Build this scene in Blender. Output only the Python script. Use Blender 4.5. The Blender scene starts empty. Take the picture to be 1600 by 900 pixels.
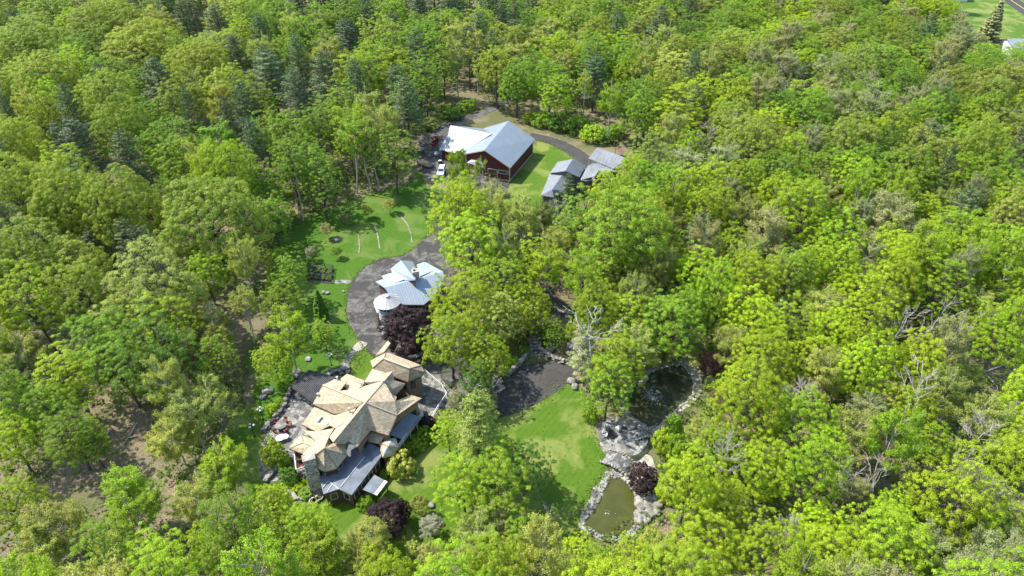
import bpy, math, random
import numpy as np
from mathutils import Vector, noise
R_ = math.radians
random.seed(7)
RNG = np.random.default_rng(11)
scene = bpy.context.scene
COL = scene.collection

# ------------------------------------------------------------------ camera
CAM_H, PITCH, FPX = 90.0, 36.5, 1067.0
cam = bpy.data.cameras.new('camera')
cam.sensor_width = 36.0
cam.lens = 36.0 * FPX / 1600.0
cam.clip_end = 3000
cam_o = bpy.data.objects.new('camera', cam)
COL.objects.link(cam_o)
cam_o.location = (0, 0, CAM_H)
cam_o.rotation_euler = (R_(90 - PITCH), 0, 0)
scene.camera = cam_o

# ------------------------------------------------------------------ light
SUN_EL = 54.0
SHX, SHY = 0.95, -0.31                      # where shadows fall on the ground
world = bpy.data.worlds.new('World')
scene.world = world
world.use_nodes = True
wn = world.node_tree
bg = wn.nodes['Background']
sky = wn.nodes.new('ShaderNodeTexSky')
sky.sky_type = 'NISHITA'
sky.sun_disc = False
sky.sun_elevation = R_(SUN_EL)
sky.sun_rotation = math.atan2(-SHX, -SHY)
wn.links.new(sky.outputs[0], bg.inputs[0])
bg.inputs[1].default_value = 0.15
sl = bpy.data.lights.new('sun', 'SUN')
sl.energy = 3.4
sl.angle = R_(0.6)
sl.color = (1.0, 0.945, 0.83)
sun = bpy.data.objects.new('sun', sl)
COL.objects.link(sun)
ce = math.cos(R_(SUN_EL))
sun.rotation_euler = Vector((SHX * ce, SHY * ce, -math.sin(R_(SUN_EL)))).to_track_quat('-Z', 'Y').to_euler()
sun.location = (-60, 60, 200)
scene.view_settings.view_transform = 'Standard'
scene.view_settings.look = 'None'
scene.view_settings.exposure = 1.32
scene.view_settings.gamma = 1.0
scene.cycles.max_bounces = 6
scene.cycles.diffuse_bounces = 4
scene.cycles.transmission_bounces = 3
scene.cycles.glossy_bounces = 2

# ------------------------------------------------------------------ geometry of the place
CP, SP = math.cos(R_(PITCH)), math.sin(R_(PITCH))


def at(px, py, z=0.0):
    """the place on the level z that the photograph shows at a pixel"""
    x = (px - 800.0) / FPX
    y = -(py - 450.0) / FPX
    d = (x, CP + y * SP, -SP + y * CP)
    t = (z - CAM_H) / d[2]
    return Vector((d[0] * t, d[1] * t, z))


def proj(p):
    dx, dy, dz = p[0], p[1], p[2] - CAM_H
    f = dy * CP - dz * SP
    u = dy * SP + dz * CP
    return 800 + FPX * dx / f, 450 - FPX * u / f, f


def inpoly(x, y, poly):
    c = False
    j = len(poly) - 1
    for i in range(len(poly)):
        xi, yi = poly[i]
        xj, yj = poly[j]
        if (yi > y) != (yj > y) and x < (xj - xi) * (y - yi) / (yj - yi) + xi:
            c = not c
        j = i
    return c


def tag(o, label=None, cat=None, group=None, kind=None):
    if label: o['label'] = label
    if cat: o['category'] = cat
    if group: o['group'] = group
    if kind: o['kind'] = kind
    return o


def empty(name, loc, rz=0.0, label=None, cat=None, group=None):
    o = bpy.data.objects.new(name, None)
    COL.objects.link(o)
    o.location = loc
    o.rotation_euler = (0, 0, rz)
    o.empty_display_size = 0.2
    return tag(o, label, cat, group)


def copy_tree(o, parent=None):
    c = o.copy()
    COL.objects.link(c)
    c.parent = parent
    for ch in list(o.children):
        copy_tree(ch, c)
    return c


# ------------------------------------------------------------------ node helpers
def newmat(name):
    m = bpy.data.materials.new(name)
    m.use_nodes = True
    nt = m.node_tree
    b = nt.nodes['Principled BSDF']
    return m, nt, b


def N(nt, typ, **kw):
    n = nt.nodes.new(typ)
    for k, v in kw.items():
        setattr(n, k, v)
    return n


def noise_tex(nt, vec, scale, detail=4, rough=0.55, dist=0.0):
    n = N(nt, 'ShaderNodeTexNoise')
    n.inputs['Scale'].default_value = scale
    n.inputs['Detail'].default_value = detail
    n.inputs['Roughness'].default_value = rough
    n.inputs['Distortion'].default_value = dist
    if vec is not None:
        nt.links.new(vec, n.inputs['Vector'])
    return n.outputs['Fac']


def ramp(nt, fac, stops, interp='LINEAR'):
    r = N(nt, 'ShaderNodeValToRGB')
    r.color_ramp.interpolation = interp
    e = r.color_ramp.elements
    while len(e) < len(stops):
        e.new(0.5)
    for i, (p, c) in enumerate(stops):
        e[i].position = p
        e[i].color = (c[0], c[1], c[2], 1) if not isinstance(c, float) else (c, c, c, 1)
    nt.links.new(fac, r.inputs[0])
    return r.outputs[0]


def mix(nt, fac, a, b, mode='MIX'):
    m = N(nt, 'ShaderNodeMix', data_type='RGBA', blend_type=mode)
    for sock, v in ((m.inputs[0], fac), (m.inputs[6], a), (m.inputs[7], b)):
        if isinstance(v, (int, float)):
            sock.default_value = v
        elif isinstance(v, tuple):
            sock.default_value = (v[0], v[1], v[2], 1)
        else:
            nt.links.new(v, sock)
    return m.outputs[2]


def mathn(nt, op, a, b=None):
    m = N(nt, 'ShaderNodeMath', operation=op)
    for i, v in enumerate((a, b)):
        if v is None: continue
        if isinstance(v, (int, float)):
            m.inputs[i].default_value = v
        else:
            nt.links.new(v, m.inputs[i])
    return m.outputs[0]


def bump(nt, b, h, strength=0.4, dist=0.05):
    bn = N(nt, 'ShaderNodeBump')
    bn.inputs['Strength'].default_value = strength
    bn.inputs['Distance'].default_value = dist
    nt.links.new(h, bn.inputs['Height'])
    nt.links.new(bn.outputs[0], b.inputs['Normal'])


def geo_pos(nt):
    return N(nt, 'ShaderNodeNewGeometry').outputs['Position']


def obj_pos(nt):
    return N(nt, 'ShaderNodeTexCoord').outputs['Object']


def simple_mat(name, c, rough=0.7, metal=0.0, var=0.15, scale=3.0, bmp=0.0, spec=0.4):
    m, nt, b = newmat(name)
    p = obj_pos(nt)
    f = noise_tex(nt, p, scale, 5, 0.6)
    c1 = tuple(min(1, x * (1 - var)) for x in c)
    c2 = tuple(min(1, x * (1 + var)) for x in c)
    col = ramp(nt, f, [(0.3, c1), (0.7, c2)])
    nt.links.new(col, b.inputs['Base Color'])
    b.inputs['Roughness'].default_value = rough
    b.inputs['Metallic'].default_value = metal
    b.inputs['Specular IOR Level'].default_value = spec
    if bmp:
        bump(nt, b, f, bmp, 0.05)
    return m


# leaf material: the colour of each tree is its object colour
def leaf_mat(name, trans=0.35, gloss=0.35, vary=0.26):
    m, nt, b = newmat(name)
    oi = N(nt, 'ShaderNodeObjectInfo')
    att = N(nt, 'ShaderNodeAttribute', attribute_name='lv')
    p = obj_pos(nt)
    cl = noise_tex(nt, p, 0.45, 3, 0.6)
    v1 = mathn(nt, 'ADD', mathn(nt, 'MULTIPLY', att.outputs['Fac'], vary * 1.6), 1.0 - vary * 0.8)
    v2 = mathn(nt, 'ADD', mathn(nt, 'MULTIPLY', cl, 0.7), 0.65)
    cl2 = noise_tex(nt, p, 0.22, 2, 0.5)
    v = mathn(nt, 'MULTIPLY', v1, v2)
    cm = N(nt, 'ShaderNodeVectorMath', operation='SCALE')
    nt.links.new(oi.outputs['Color'], cm.inputs[0])
    nt.links.new(v, cm.inputs['Scale'])
    # some leaves a touch yellower
    warm = mix(nt, mathn(nt, 'MULTIPLY', att.outputs['Fac'], 0.5), cm.outputs[0],
               mix(nt, 1.0, cm.outputs[0], (1.25, 1.04, 0.75), 'MULTIPLY'))
    warm = mix(nt, ramp(nt, cl2, [(0.42, 0.0), (0.68, 0.7)]), warm, mix(nt, 1.0, warm, (1.13, 0.96, 1.3), 'MULTIPLY'))
    nt.links.new(warm, b.inputs['Base Color'])
    b.inputs['Roughness'].default_value = 0.55
    b.inputs['Specular IOR Level'].default_value = gloss
    t = N(nt, 'ShaderNodeBsdfTranslucent')
    nt.links.new(mix(nt, 1.0, warm, (1.15, 1.25, 0.6), 'MULTIPLY'), t.inputs[0])
    ms = N(nt, 'ShaderNodeMixShader')
    ms.inputs[0].default_value = trans
    nt.links.new(b.outputs[0], ms.inputs[1])
    nt.links.new(t.outputs[0], ms.inputs[2])
    nt.links.new(ms.outputs[0], nt.nodes['Material Output'].inputs['Surface'])
    return m


M = {}
M['leaf'] = leaf_mat('leaf', 0.42)
M['needle'] = leaf_mat('needle', 0.12, 0.25, 0.3)
M['bark'] = simple_mat('bark', (0.10, 0.082, 0.066), 0.9, var=0.4, scale=4)
M['pale_bark'] = simple_mat('pale_bark', (0.34, 0.31, 0.27), 0.9, var=0.3, scale=3)
M['snag_wood'] = simple_mat('snag_wood', (0.36, 0.335, 0.30), 0.9, var=0.25, scale=3)
M['dead_wood'] = simple_mat('dead_wood', (0.33, 0.30, 0.27), 0.9, var=0.25, scale=3)


# ------------------------------------------------------------------ meshes from arrays
def mesh_np(name, verts, quads, mat, lv=None, tris=False):
    k = 3 if tris else 4
    me = bpy.data.meshes.new(name)
    nv, nf = len(verts), len(quads)
    me.vertices.add(nv)
    me.vertices.foreach_set('co', np.asarray(verts, dtype=np.float32).ravel())
    me.loops.add(nf * k)
    me.loops.foreach_set('vertex_index', np.asarray(quads, dtype=np.int32).ravel())
    me.polygons.add(nf)
    me.polygons.foreach_set('loop_start', np.arange(0, nf * k, k, dtype=np.int32))
    me.polygons.foreach_set('loop_total', np.full(nf, k, dtype=np.int32))
    me.materials.append(mat)
    me.update(calc_edges=True)
    if lv is not None:
        a = me.attributes.new('lv', 'FLOAT', 'FACE')
        a.data.foreach_set('value', np.asarray(lv, dtype=np.float32))
    return me


def leaf_quads(P, Nn, size, aspect=0.6, rng=RNG):
    """one small quad per leaf clump"""
    n = len(P)
    Nn = Nn / (np.linalg.norm(Nn, axis=1, keepdims=True) + 1e-9)
    a = rng.normal(size=(n, 3))
    t = np.cross(Nn, a)
    t /= np.linalg.norm(t, axis=1, keepdims=True) + 1e-9
    bt = np.cross(Nn, t)
    s = (size * (0.65 + 0.7 * rng.random(n)))[:, None] * 0.5
    # a kite: pointed leaf shape, slightly folded
    v0 = P - t * s
    v1 = P + bt * s * aspect + Nn * s * 0.12
    v2 = P + t * s * 1.1
    v3 = P - bt * s * aspect + Nn * s * 0.12
    V = np.stack([v0, v1, v2, v3], 1).reshape(-1, 3)
    F = np.arange(4 * n).reshape(n, 4)
    return V, F


def tubes(segs, sides=5):
    """segs: (p0, p1, r0, r1)"""
    V, F = [], []
    base = 0
    ang = np.arange(sides) * 2 * math.pi / sides
    for p0, p1, r0, r1 in segs:
        p0 = np.asarray(p0, float); p1 = np.asarray(p1, float)
        d = p1 - p0
        L = np.linalg.norm(d)
        if L < 1e-5: continue
        d = d / L
        a = np.array([1, 0, 0]) if abs(d[0]) < 0.8 else np.array([0, 1, 0])
        u = np.cross(d, a); u /= np.linalg.norm(u)
        w = np.cross(d, u)
        ring = np.cos(ang)[:, None] * u + np.sin(ang)[:, None] * w
        V.append(p0 + ring * r0)
        V.append(p1 + ring * r1)
        i = np.arange(sides)
        j = (i + 1) % sides
        F.append(np.stack([base + i, base + j, base + sides + j, base + sides + i], 1))
        base += 2 * sides
    return np.concatenate(V), np.concatenate(F)


def limb(p0, p1, r0, r1, rng, n=4, wob=0.06, sag=0.0):
    """a wavy tapered branch as segments"""
    p0 = np.asarray(p0, float); p1 = np.asarray(p1, float)
    L = np.linalg.norm(p1 - p0)
    pts = [p0]
    for i in range(1, n + 1):
        f = i / n
        q = p0 + (p1 - p0) * f
        if i < n:
            q = q + rng.normal(size=3) * L * wob
            q[2] += sag * L * math.sin(f * math.pi)
        pts.append(q)
    rr = [r0 + (r1 - r0) * i / n for i in range(n + 1)]
    return [(pts[i], pts[i + 1], rr[i], rr[i + 1]) for i in range(n)]


def unit(v):
    return v / (np.linalg.norm(v) + 1e-9)


def spread_dirs(n, rng, zmin=-0.5):
    """n roughly even directions over the upper part of a ball"""
    out = []
    while len(out) < n:
        best, bd = None, -1
        for _ in range(8):
            v = unit(rng.normal(size=3))
            if v[2] < zmin: continue
            d = min([np.sum((v - o) ** 2) for o in out[-220:]], default=9)
            if d > bd: best, bd = v, d
        if best is not None: out.append(best)
    return np.array(out)


def make_broad(seed, H, R, cb, ntuft, tr, nleaf, leaf, flat=0.7, rough=0.22, inner=0.35, asym=0.12, gap=0.0,
               barkm='bark', up=0.5):
    rng = np.random.default_rng(seed)
    zc = cb + (H - cb) * 0.42
    up_a, dn_a = H - zc, zc - cb
    off = rng.random(3) * 50
    dirs = spread_dirs(ntuft, rng, -0.55)
    C = []
    for d in dirs:
        nz = noise.noise(Vector((d * 1.7 + off).tolist()))
        nz2 = noise.noise(Vector((d * 4.2 + off).tolist()))
        k = 1 + rough * 1.6 * nz + rough * 0.9 * nz2
        if gap and nz2 < -0.15 and rng.random() < gap: continue
        if rng.random() < inner: k *= 0.45 + 0.4 * rng.random()
        k *= 0.9 + 0.12 * rng.random()
        c = d * k
        C.append([c[0] * R, c[1] * R * (1 + asym), zc + c[2] * (up_a if c[2] > 0 else dn_a)])
    C = np.array(C)
    cen = np.array([0, 0, zc - 1.0])
    P, Nn, LV = [], [], []
    for c in C:
        o = unit(c - cen)
        r = tr * (0.6 + 0.8 * rng.random())
        m = int(nleaf * (0.7 + 0.6 * rng.random()))
        D = rng.normal(size=(m, 3)) * 0.75 + o * 0.75 + np.array([0, 0, up])
        D /= np.linalg.norm(D, axis=1, keepdims=True)
        rad = r * (0.52 + 0.56 * rng.random(m) ** 0.6)[:, None]
        p = D * rad
        p[:, 2] *= flat
        P.append(c + p)
        nn = D * 1.0 + rng.normal(size=(m, 3)) * 0.4 + np.array([0, 0, 0.4])
        Nn.append(nn)
        tv = rng.random()
        LV.append(np.clip(0.35 * tv + 0.65 * rng.random(m), 0, 1))
    P = np.concatenate(P); Nn = np.concatenate(Nn); LV = np.concatenate(LV)
    V, F = leaf_quads(P, Nn, leaf, 0.62, rng)
    crown = mesh_np('crown', V, F, M['leaf'], LV)
    # trunk and limbs
    tw = R * 0.045 + 0.08
    lean = rng.normal(size=2) * 0.03 * H
    top = np.array([lean[0], lean[1], cb + (H - cb) * 0.55])
    segs = limb((0, 0, -0.3), (lean[0] * 0.5, lean[1] * 0.5, cb), tw * 1.25, tw * 0.85, rng, 4, 0.012)
    fork = segs[-1][1]
    segs += limb(fork, top, tw * 0.85, tw * 0.35, rng, 4, 0.03)
    K = 11
    seeds = C[rng.choice(len(C), K, replace=False)]
    lab = np.argmin(((C[:, None] - seeds[None]) ** 2).sum(2), 1)
    for k in range(K):
        pts = C[lab == k]
        if len(pts) == 0: continue
        cc = pts.mean(0)
        f = rng.random()
        st = fork + (top - fork) * f * 0.8
        mid = st + (cc - st) * 0.8
        segs += limb(st, mid, tw * 0.42, tw * 0.2, rng, 3, 0.06, 0.05)
        for q in pts[:9]:
            segs += limb(mid, q, tw * 0.17, 0.025, rng, 2, 0.06)
    V, F = tubes(segs)
    trunk = mesh_np('trunk', V, F, M[barkm])
    return trunk, crown


def branch_tree(rng, H, cb, R, nmain, vase=0.5, r0=0.22, sub=4, twig=4):
    """vase shaped skeleton; returns segments and the twig polylines"""
    segs = limb((0, 0, -0.3), (rng.normal() * 0.3, rng.normal() * 0.3, cb), r0 * 1.2, r0 * 0.9, rng, 4, 0.015)
    fork = segs[-1][1]
    top = fork + np.array([rng.normal() * 0.6, rng.normal() * 0.6, (H - cb) * 0.96])
    ax = limb(fork, top, r0 * 0.85, 0.04, rng, 6, 0.03)
    segs += ax
    tw = []
    for i in range(nmain):
        f = (i + 0.5) / nmain * 0.85
        s = fork + (top - fork) * f * 0.85
        a = i * 2.4 + rng.normal() * 0.3
        ln = R * (1.0 - 0.55 * f) * (0.75 + 0.4 * rng.random())
        rise = ln * (vase + rng.random() * 0.5)
        e = s + np.array([math.cos(a) * ln, math.sin(a) * ln, min(rise, H - s[2])])
        b = limb(s, e, r0 * 0.42 * (1 - 0.5 * f), 0.035, rng, 4, 0.06, 0.04)
        segs += b
        tw.append((b[2][0], e))
        for j in range(sub):
            g = 0.35 + 0.6 * (j + rng.random() * 0.6) / sub
            s2 = s + (e - s) * g
            a2 = a + (1 if j % 2 else -1) * (0.5 + 0.6 * rng.random())
            l2 = ln * 0.5 * (1.1 - 0.5 * g) * (0.7 + 0.6 * rng.random())
            e2 = s2 + np.array([math.cos(a2) * l2, math.sin(a2) * l2, l2 * (0.35 + 0.6 * rng.random())])
            b2 = limb(s2, e2, 0.055, 0.02, rng, 3, 0.07)
            segs += b2
            tw.append((s2, e2))
            for k in range(twig):
                g2 = 0.3 + 0.7 * rng.random()
                s3 = s2 + (e2 - s2) * g2
                d3 = unit(unit(e2 - s2) + rng.normal(size=3) * 0.6 + np.array([0, 0, 0.25]))
                e3 = s3 + d3 * l2 * (0.3 + 0.35 * rng.random())
                segs.append((s3, e3, 0.028, 0.012))
                tw.append((s3, e3))
    tw.append((ax[3][0], top))
    return segs, tw


def make_feather(seed, H, R, cb, nmain, per_m, leaf, spreadr, barkm='pale_bark', vase=0.5, sub=5, twig=5, r0=0.2):
    rng = np.random.default_rng(seed)
    segs, tw = branch_tree(rng, H, cb, R, nmain, vase, r0, sub, twig)
    P = []
    for s, e in tw:
        L = np.linalg.norm(e - s)
        n = int(per_m * L * (0.5 + rng.random())) + 2
        f = rng.random(n)[:, None] ** 0.7
        P.append(s + (e - s) * (0.15 + f) + rng.normal(size=(n, 3)) * spreadr * (0.5 + 0.5 * rng.random()))
    P = np.concatenate(P)
    nn = rng.normal(size=P.shape) * 0.7 + np.array([0, 0, 0.8]) + (P - np.array([0, 0, (H + cb) / 2])) / R * 0.5
    V, F = leaf_quads(P, nn, leaf, 0.6, rng)
    lv = np.clip(0.3 + 0.3 * rng.normal(size=len(F)), 0, 1)
    crown = mesh_np('crown', V, F, M['leaf'], lv)
    V, F = tubes(segs, 5)
    trunk = mesh_np('trunk', V, F, M[barkm])
    return trunk, crown


def make_pine(seed, H, R, cb, step=1.05, per=15, cone=0.45, droop=0.0, needle=0.42, dens=1.0, irr=0.35, barkm='bark'):
    rng = np.random.default_rng(seed)
    segs = limb((0, 0, -0.3), (rng.normal() * 0.3, rng.normal() * 0.3, H), 0.34, 0.04, rng, 8, 0.006)
    P, D = [], []
    z = cb
    while z < H - 0.3:
        f = (z - cb) / (H - cb)
        prof = (1 - f) ** cone * (0.62 + 0.38 * min(1, f * 4 + 0.3))
        nb = 6 if f < 0.8 else 4
        a0 = rng.random() * 6.28
        for i in range(nb):
            a = a0 + i * 6.283 / nb + rng.normal() * 0.25
            ln = max(0.5, R * prof * (1 - irr * rng.random()))
            rise = ln * (0.16 + 0.25 * f) - droop * ln
            s = np.array([0, 0, z + rng.normal() * 0.2])
            e = s + np.array([math.cos(a) * ln, math.sin(a) * ln, rise])
            segs += limb(s, e, 0.06, 0.02, rng, 2, 0.03)
            u = unit(e - s)
            side = np.array([-u[1], u[0], 0])
            m = int(per * ln * dens)
            g = rng.random(m) ** 0.6
            w = ln * 0.30 * (1.15 - g) + 0.18
            lat = (rng.random(m) * 2 - 1) * w
            p = s + np.outer(0.18 + 0.84 * g, e - s) + np.outer(lat, side) + np.outer(np.abs(lat), u) * 0.5
            p[:, 2] += rng.normal(size=m) * 0.10 + 0.1 - np.abs(lat) * 0.05
            P.append(p)
            D.append(np.tile(np.array([u[0] * 0.5, u[1] * 0.5, 1.0]), (m, 1)) + rng.normal(size=(m, 3)) * 0.42)
        z += step * (0.8 + 0.4 * rng.random()) * (1 - 0.45 * f)
    m = 60
    p = np.zeros((m, 3)); p[:, 2] = H - rng.random(m) * 1.4; p[:, :2] = rng.normal(size=(m, 2)) * 0.18
    P.append(p); D.append(rng.normal(size=(m, 3)))
    P = np.concatenate(P); D = np.concatenate(D)
    V, F = leaf_quads(P, D, needle, 0.4, rng)
    crown = mesh_np('crown', V, F, M['needle'], rng.random(len(F)))
    V, F = tubes(segs)
    return mesh_np('trunk', V, F, M[barkm]), crown


def make_bare(seed, H, R, cb, nmain=9, vase=0.7, r0=0.2, sub=5, twig=5, matn='dead_wood'):
    rng = np.random.default_rng(seed)
    segs, tw = branch_tree(rng, H, cb, R, nmain, vase, r0, sub, twig)
    V, F = tubes(segs, 5)
    return mesh_np('trunk', V, F, M[matn]), None


def make_shrub(seed, H, R, n, leaf, tr=0.5):
    return make_broad(seed, H, R, 0.05, n, tr, 60, leaf, 0.85, 0.18, 0.15, 0.05)


# kinds: name -> list of (trunk, crown, R, H)
KIND = {}


def reg(kind, lst): KIND[kind] = lst


def v(fn, n, H, R, *a, **k):
    out = []
    for i in range(n):
        t, c = fn(*( (k.pop('seed0', 0) if False else SEED[0],) + (H, R) + a), **k)
        SEED[0] += 1
        out.append((t, c, R, H))
    return out


SEED = [100]
reg('bigoak', v(make_broad, 4, 23, 10.5, 5.0, 820, 0.85, 85, 0.29, 0.75, 0.22, 0.2))
reg('oak', v(make_broad, 4, 21, 7.2, 6.0, 460, 0.70, 85, 0.25, 0.75, 0.27, 0.22))
reg('maple', v(make_broad, 4, 19, 5.6, 5.0, 520, 0.60, 78, 0.21, 0.75, 0.34, 0.28, gap=0.4))
reg('linden', v(make_broad, 3, 18, 6.2, 4.0, 560, 0.60, 76, 0.21, 0.75, 0.30, 0.28, gap=0.25))
reg('beech', v(make_broad, 3, 19, 5.0, 4.5, 320, 0.62, 85, 0.215, 0.40, 0.36, 0.35, gap=0.5))
reg('ash', v(make_feather, 3, 20, 5.0, 6.0, 18, 26, 0.26, 0.30, sub=6, twig=6))
reg('willow', v(make_feather, 3, 16, 5.2, 3.0, 19, 24, 0.24, 0.28, vase=0.6, sub=7, twig=7))
reg('birch', v(make_feather, 2, 19, 3.6, 8.0, 12, 15, 0.32, 0.26, vase=0.9))
reg('pine', v(make_pine, 4, 22, 6.4, 5.0, step=1.15, cone=0.42, irr=0.5, per=34, needle=0.38))
reg('spruce', v(make_pine, 2, 18, 3.6, 1.0, step=0.6, cone=0.8, droop=0.2, irr=0.12, per=60, needle=0.5))
reg('dead', v(make_bare, 4, 16, 4.0, 5.0, nmain=11, sub=6, twig=9, r0=0.17))
reg('snag', v(make_bare, 3, 17, 4.2, 6.0, nmain=6, vase=1.1, r0=0.17, sub=4, twig=5, matn='snag_wood'))
reg('bush', v(make_shrub, 3, 2.2, 1.6, 40, 0.24))
reg('purple', v(make_broad, 1, 15, 6.0, 1.5, 240, 0.95, 110, 0.36, 0.75, 0.22, 0.2))

KNAME = {'snag': ('dead_tree', 'bare dead tree'), 'bigoak': ('oak_tree', 'big domed oak'), 'linden': ('linden_tree', 'linden'), 'oak': ('oak_tree', 'oak'), 'maple': ('maple_tree', 'maple'), 'beech': ('beech_tree', 'beech'),
         'ash': ('ash_tree', 'thin-crowned ash'), 'willow': ('willow_tree', 'feathery willow'),
         'birch': ('birch_tree', 'slender birch'), 'pine': ('pine_tree', 'pine'), 'spruce': ('spruce_tree', 'spruce'),
         'dead': ('dead_tree', 'bare dead tree'), 'bush': ('bush', 'bush'), 'purple': ('purple_leaved_tree', 'purple-leaved tree')}
CNAME = {'O': 'olive green', 'Y': 'bright yellow-green', 'G': 'mid green', 'D': 'deep green', 'P': 'blue-green',
         'F': 'pale green', 'S': 'greyish sage', 'B': 'grey', 'R': 'dark purple', 'M': 'muted green', 'L': 'lime green',
         'T': 'bronze brown', 'W': 'white-blossomed'}
CVAL = {'O': (0.265, 0.365, 0.042), 'Y': (0.285, 0.430, 0.018), 'G': (0.190, 0.330, 0.022), 'D': (0.115, 0.240, 0.022),
        'P': (0.095, 0.160, 0.066), 'F': (0.355, 0.430, 0.085), 'S': (0.330, 0.375, 0.150), 'R': (0.046, 0.024, 0.026),
        'M': (0.235, 0.315, 0.050), 'L': (0.350, 0.505, 0.016), 'T': (0.17, 0.11, 0.085), 'W': (0.50, 0.51, 0.36), 'B': (0.3, 0.3, 0.3)}
TREES = []


def tree(kind, col, x, y, R, H=None, label=None, group=None, rz=None, tilt=None, cname=None, cat=None):
    var = random.choice(KIND[kind])
    t, c, R0, H0 = var
    s = R / R0
    sz = (H / H0) if H else s
    nm = KNAME[kind][0]
    o = empty(nm, (x, y, 0), random.random() * 6.28 if rz is None else rz)
    o.scale = (s, s, sz)
    if tilt:
        o.rotation_euler = (tilt[0], tilt[1], o.rotation_euler.z)
    tr = bpy.data.objects.new('trunk', t); COL.objects.link(tr); tr.parent = o
    if c is not None:
        cr = bpy.data.objects.new('crown', c); COL.objects.link(cr); cr.parent = o
        b = CVAL[col]
        j = random.uniform(0.84, 1.17)
        w = random.uniform(-0.09, 0.09)
        cr.color = (min(1, b[0] * j * (1 + w)), min(1, b[1] * j), b[2] * j * (1 - w), 1)
    TREES.append(dict(o=o, kind=kind, col=col, x=x, y=y, R=R, H=H or H0 * s, label=label, group=group, cname=cname, cat=cat))
    return o


def tree_px(kind, col, px, py, wpx, H=None, zf=0.62, **kw):
    """a tree whose crown is seen round a pixel with a given width; its foot is found on the ground"""
    base = KIND[kind][0]
    R = 5.0
    for _ in range(6):
        h = H or base[3] * R / base[2]
        p = at(px, py, h * zf)
        f = proj(p)[2]
        R = wpx * 0.5 * f / FPX * 0.93
    h = H or base[3] * R / base[2]
    p = at(px, py, h * zf)
    return tree(kind, col, p.x, p.y, R, h, **kw)

# ================================================================== ground, lawns, drives, water
def mat_forest_floor():
    m, nt, b = newmat('forest_floor')
    p = geo_pos(nt)
    big = noise_tex(nt, p, 0.045, 5, 0.6, 0.6)
    mid = noise_tex(nt, p, 0.5, 6, 0.7, 0.4)
    fine = noise_tex(nt, p, 4.0, 5, 0.75)
    litter = ramp(nt, fine, [(0.30, (0.085, 0.062, 0.042)), (0.5, (0.235, 0.18, 0.125)), (0.72, (0.42, 0.345, 0.25))])
    green = ramp(nt, fine, [(0.3, (0.03, 0.06, 0.012)), (0.7, (0.12, 0.17, 0.03))])
    c1 = mix(nt, ramp(nt, mid, [(0.50, 0.0), (0.66, 1.0)]), litter, green)
    c2 = mix(nt, ramp(nt, big, [(0.42, 0.0), (0.62, 0.8)]), c1, green)
    nt.links.new(c2, b.inputs['Base Color'])
    b.inputs['Roughness'].default_value = 0.95
    b.inputs['Specular IOR Level'].default_value = 0.1
    bump(nt, b, mathn(nt, 'ADD', fine, mid), 0.9, 0.25)
    return m


def mat_grass(name, dark, light, dry, wear=0.5):
    m, nt, b = newmat(name)
    p = geo_pos(nt)
    big = noise_tex(nt, p, 0.11, 4, 0.6, 0.5)
    mid = noise_tex(nt, p, 0.7, 6, 0.65)
    fine = noise_tex(nt, p, 6.0, 4, 0.8)
    mp = N(nt, 'ShaderNodeMapping')
    mp.inputs['Rotation'].default_value = (0, 0, R_(35))
    nt.links.new(p, mp.inputs[0])
    wv = N(nt, 'ShaderNodeTexWave', wave_type='BANDS', bands_direction='X')
    wv.inputs['Scale'].default_value = 0.30
    wv.inputs['Distortion'].default_value = 2.2
    wv.inputs['Detail'].default_value = 2
    wv.inputs['Detail Scale'].default_value = 0.6
    nt.links.new(mp.outputs[0], wv.inputs[0])
    c = mix(nt, mid, dark, light)
    c = mix(nt, mathn(nt, 'MULTIPLY', wv.outputs['Fac'], 0.42), c, light)
    c = mix(nt, mathn(nt, 'MULTIPLY', ramp(nt, big, [(0.47, 0.0), (0.58, 1.0)]), wear), c, dry)
    c = mix(nt, 0.55, c, mix(nt, 1.0, c, ramp(nt, fine, [(0.25, 0.3), (0.75, 1.6)]), 'MULTIPLY'))
    nt.links.new(c, b.inputs['Base Color'])
    b.inputs['Roughness'].default_value = 0.85
    b.inputs['Specular IOR Level'].default_value = 0.2
    bump(nt, b, mathn(nt, 'ADD', fine, mid), 0.8, 0.12)
    return m


def mat_asphalt(name='asphalt', base=0.055, light=0.20, patch=0.5):
    m, nt, b = newmat(name)
    p = geo_pos(nt)
    a = noise_tex(nt, p, 0.30, 6, 0.65, 0.7)
    a2 = noise_tex(nt, p, 1.3, 5, 0.7, 1.2)
    f = noise_tex(nt, p, 9.0, 3, 0.8)
    vr = N(nt, 'ShaderNodeTexVoronoi', feature='DISTANCE_TO_EDGE')
    vr.inputs['Scale'].default_value = 0.35
    nt.links.new(p, vr.inputs['Vector'])
    crack = ramp(nt, vr.outputs['Distance'], [(0.0, 1.0), (0.035, 0.0)])
    d = (base * 1.02, base, base * 0.94)
    l = (light, light * 0.96, light * 0.88)
    pat = mathn(nt, 'MULTIPLY', ramp(nt, a, [(0.46, 0.0), (0.56, 1.0)]), ramp(nt, a2, [(0.38, 0.15), (0.62, 1.0)]))
    c = mix(nt, mathn(nt, 'MULTIPLY', pat, patch), d, l)
    c = mix(nt, mathn(nt, 'MULTIPLY', crack, 0.5), c, (0.02, 0.02, 0.022))
    c = mix(nt, 0.4, c, mix(nt, 1.0, c, ramp(nt, f, [(0.3, 0.6), (0.7, 1.4)]), 'MULTIPLY'))
    nt.links.new(c, b.inputs['Base Color'])
    b.inputs['Roughness'].default_value = 0.85
    b.inputs['Specular IOR Level'].default_value = 0.25
    bump(nt, b, f, 0.3, 0.02)
    return m


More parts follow.
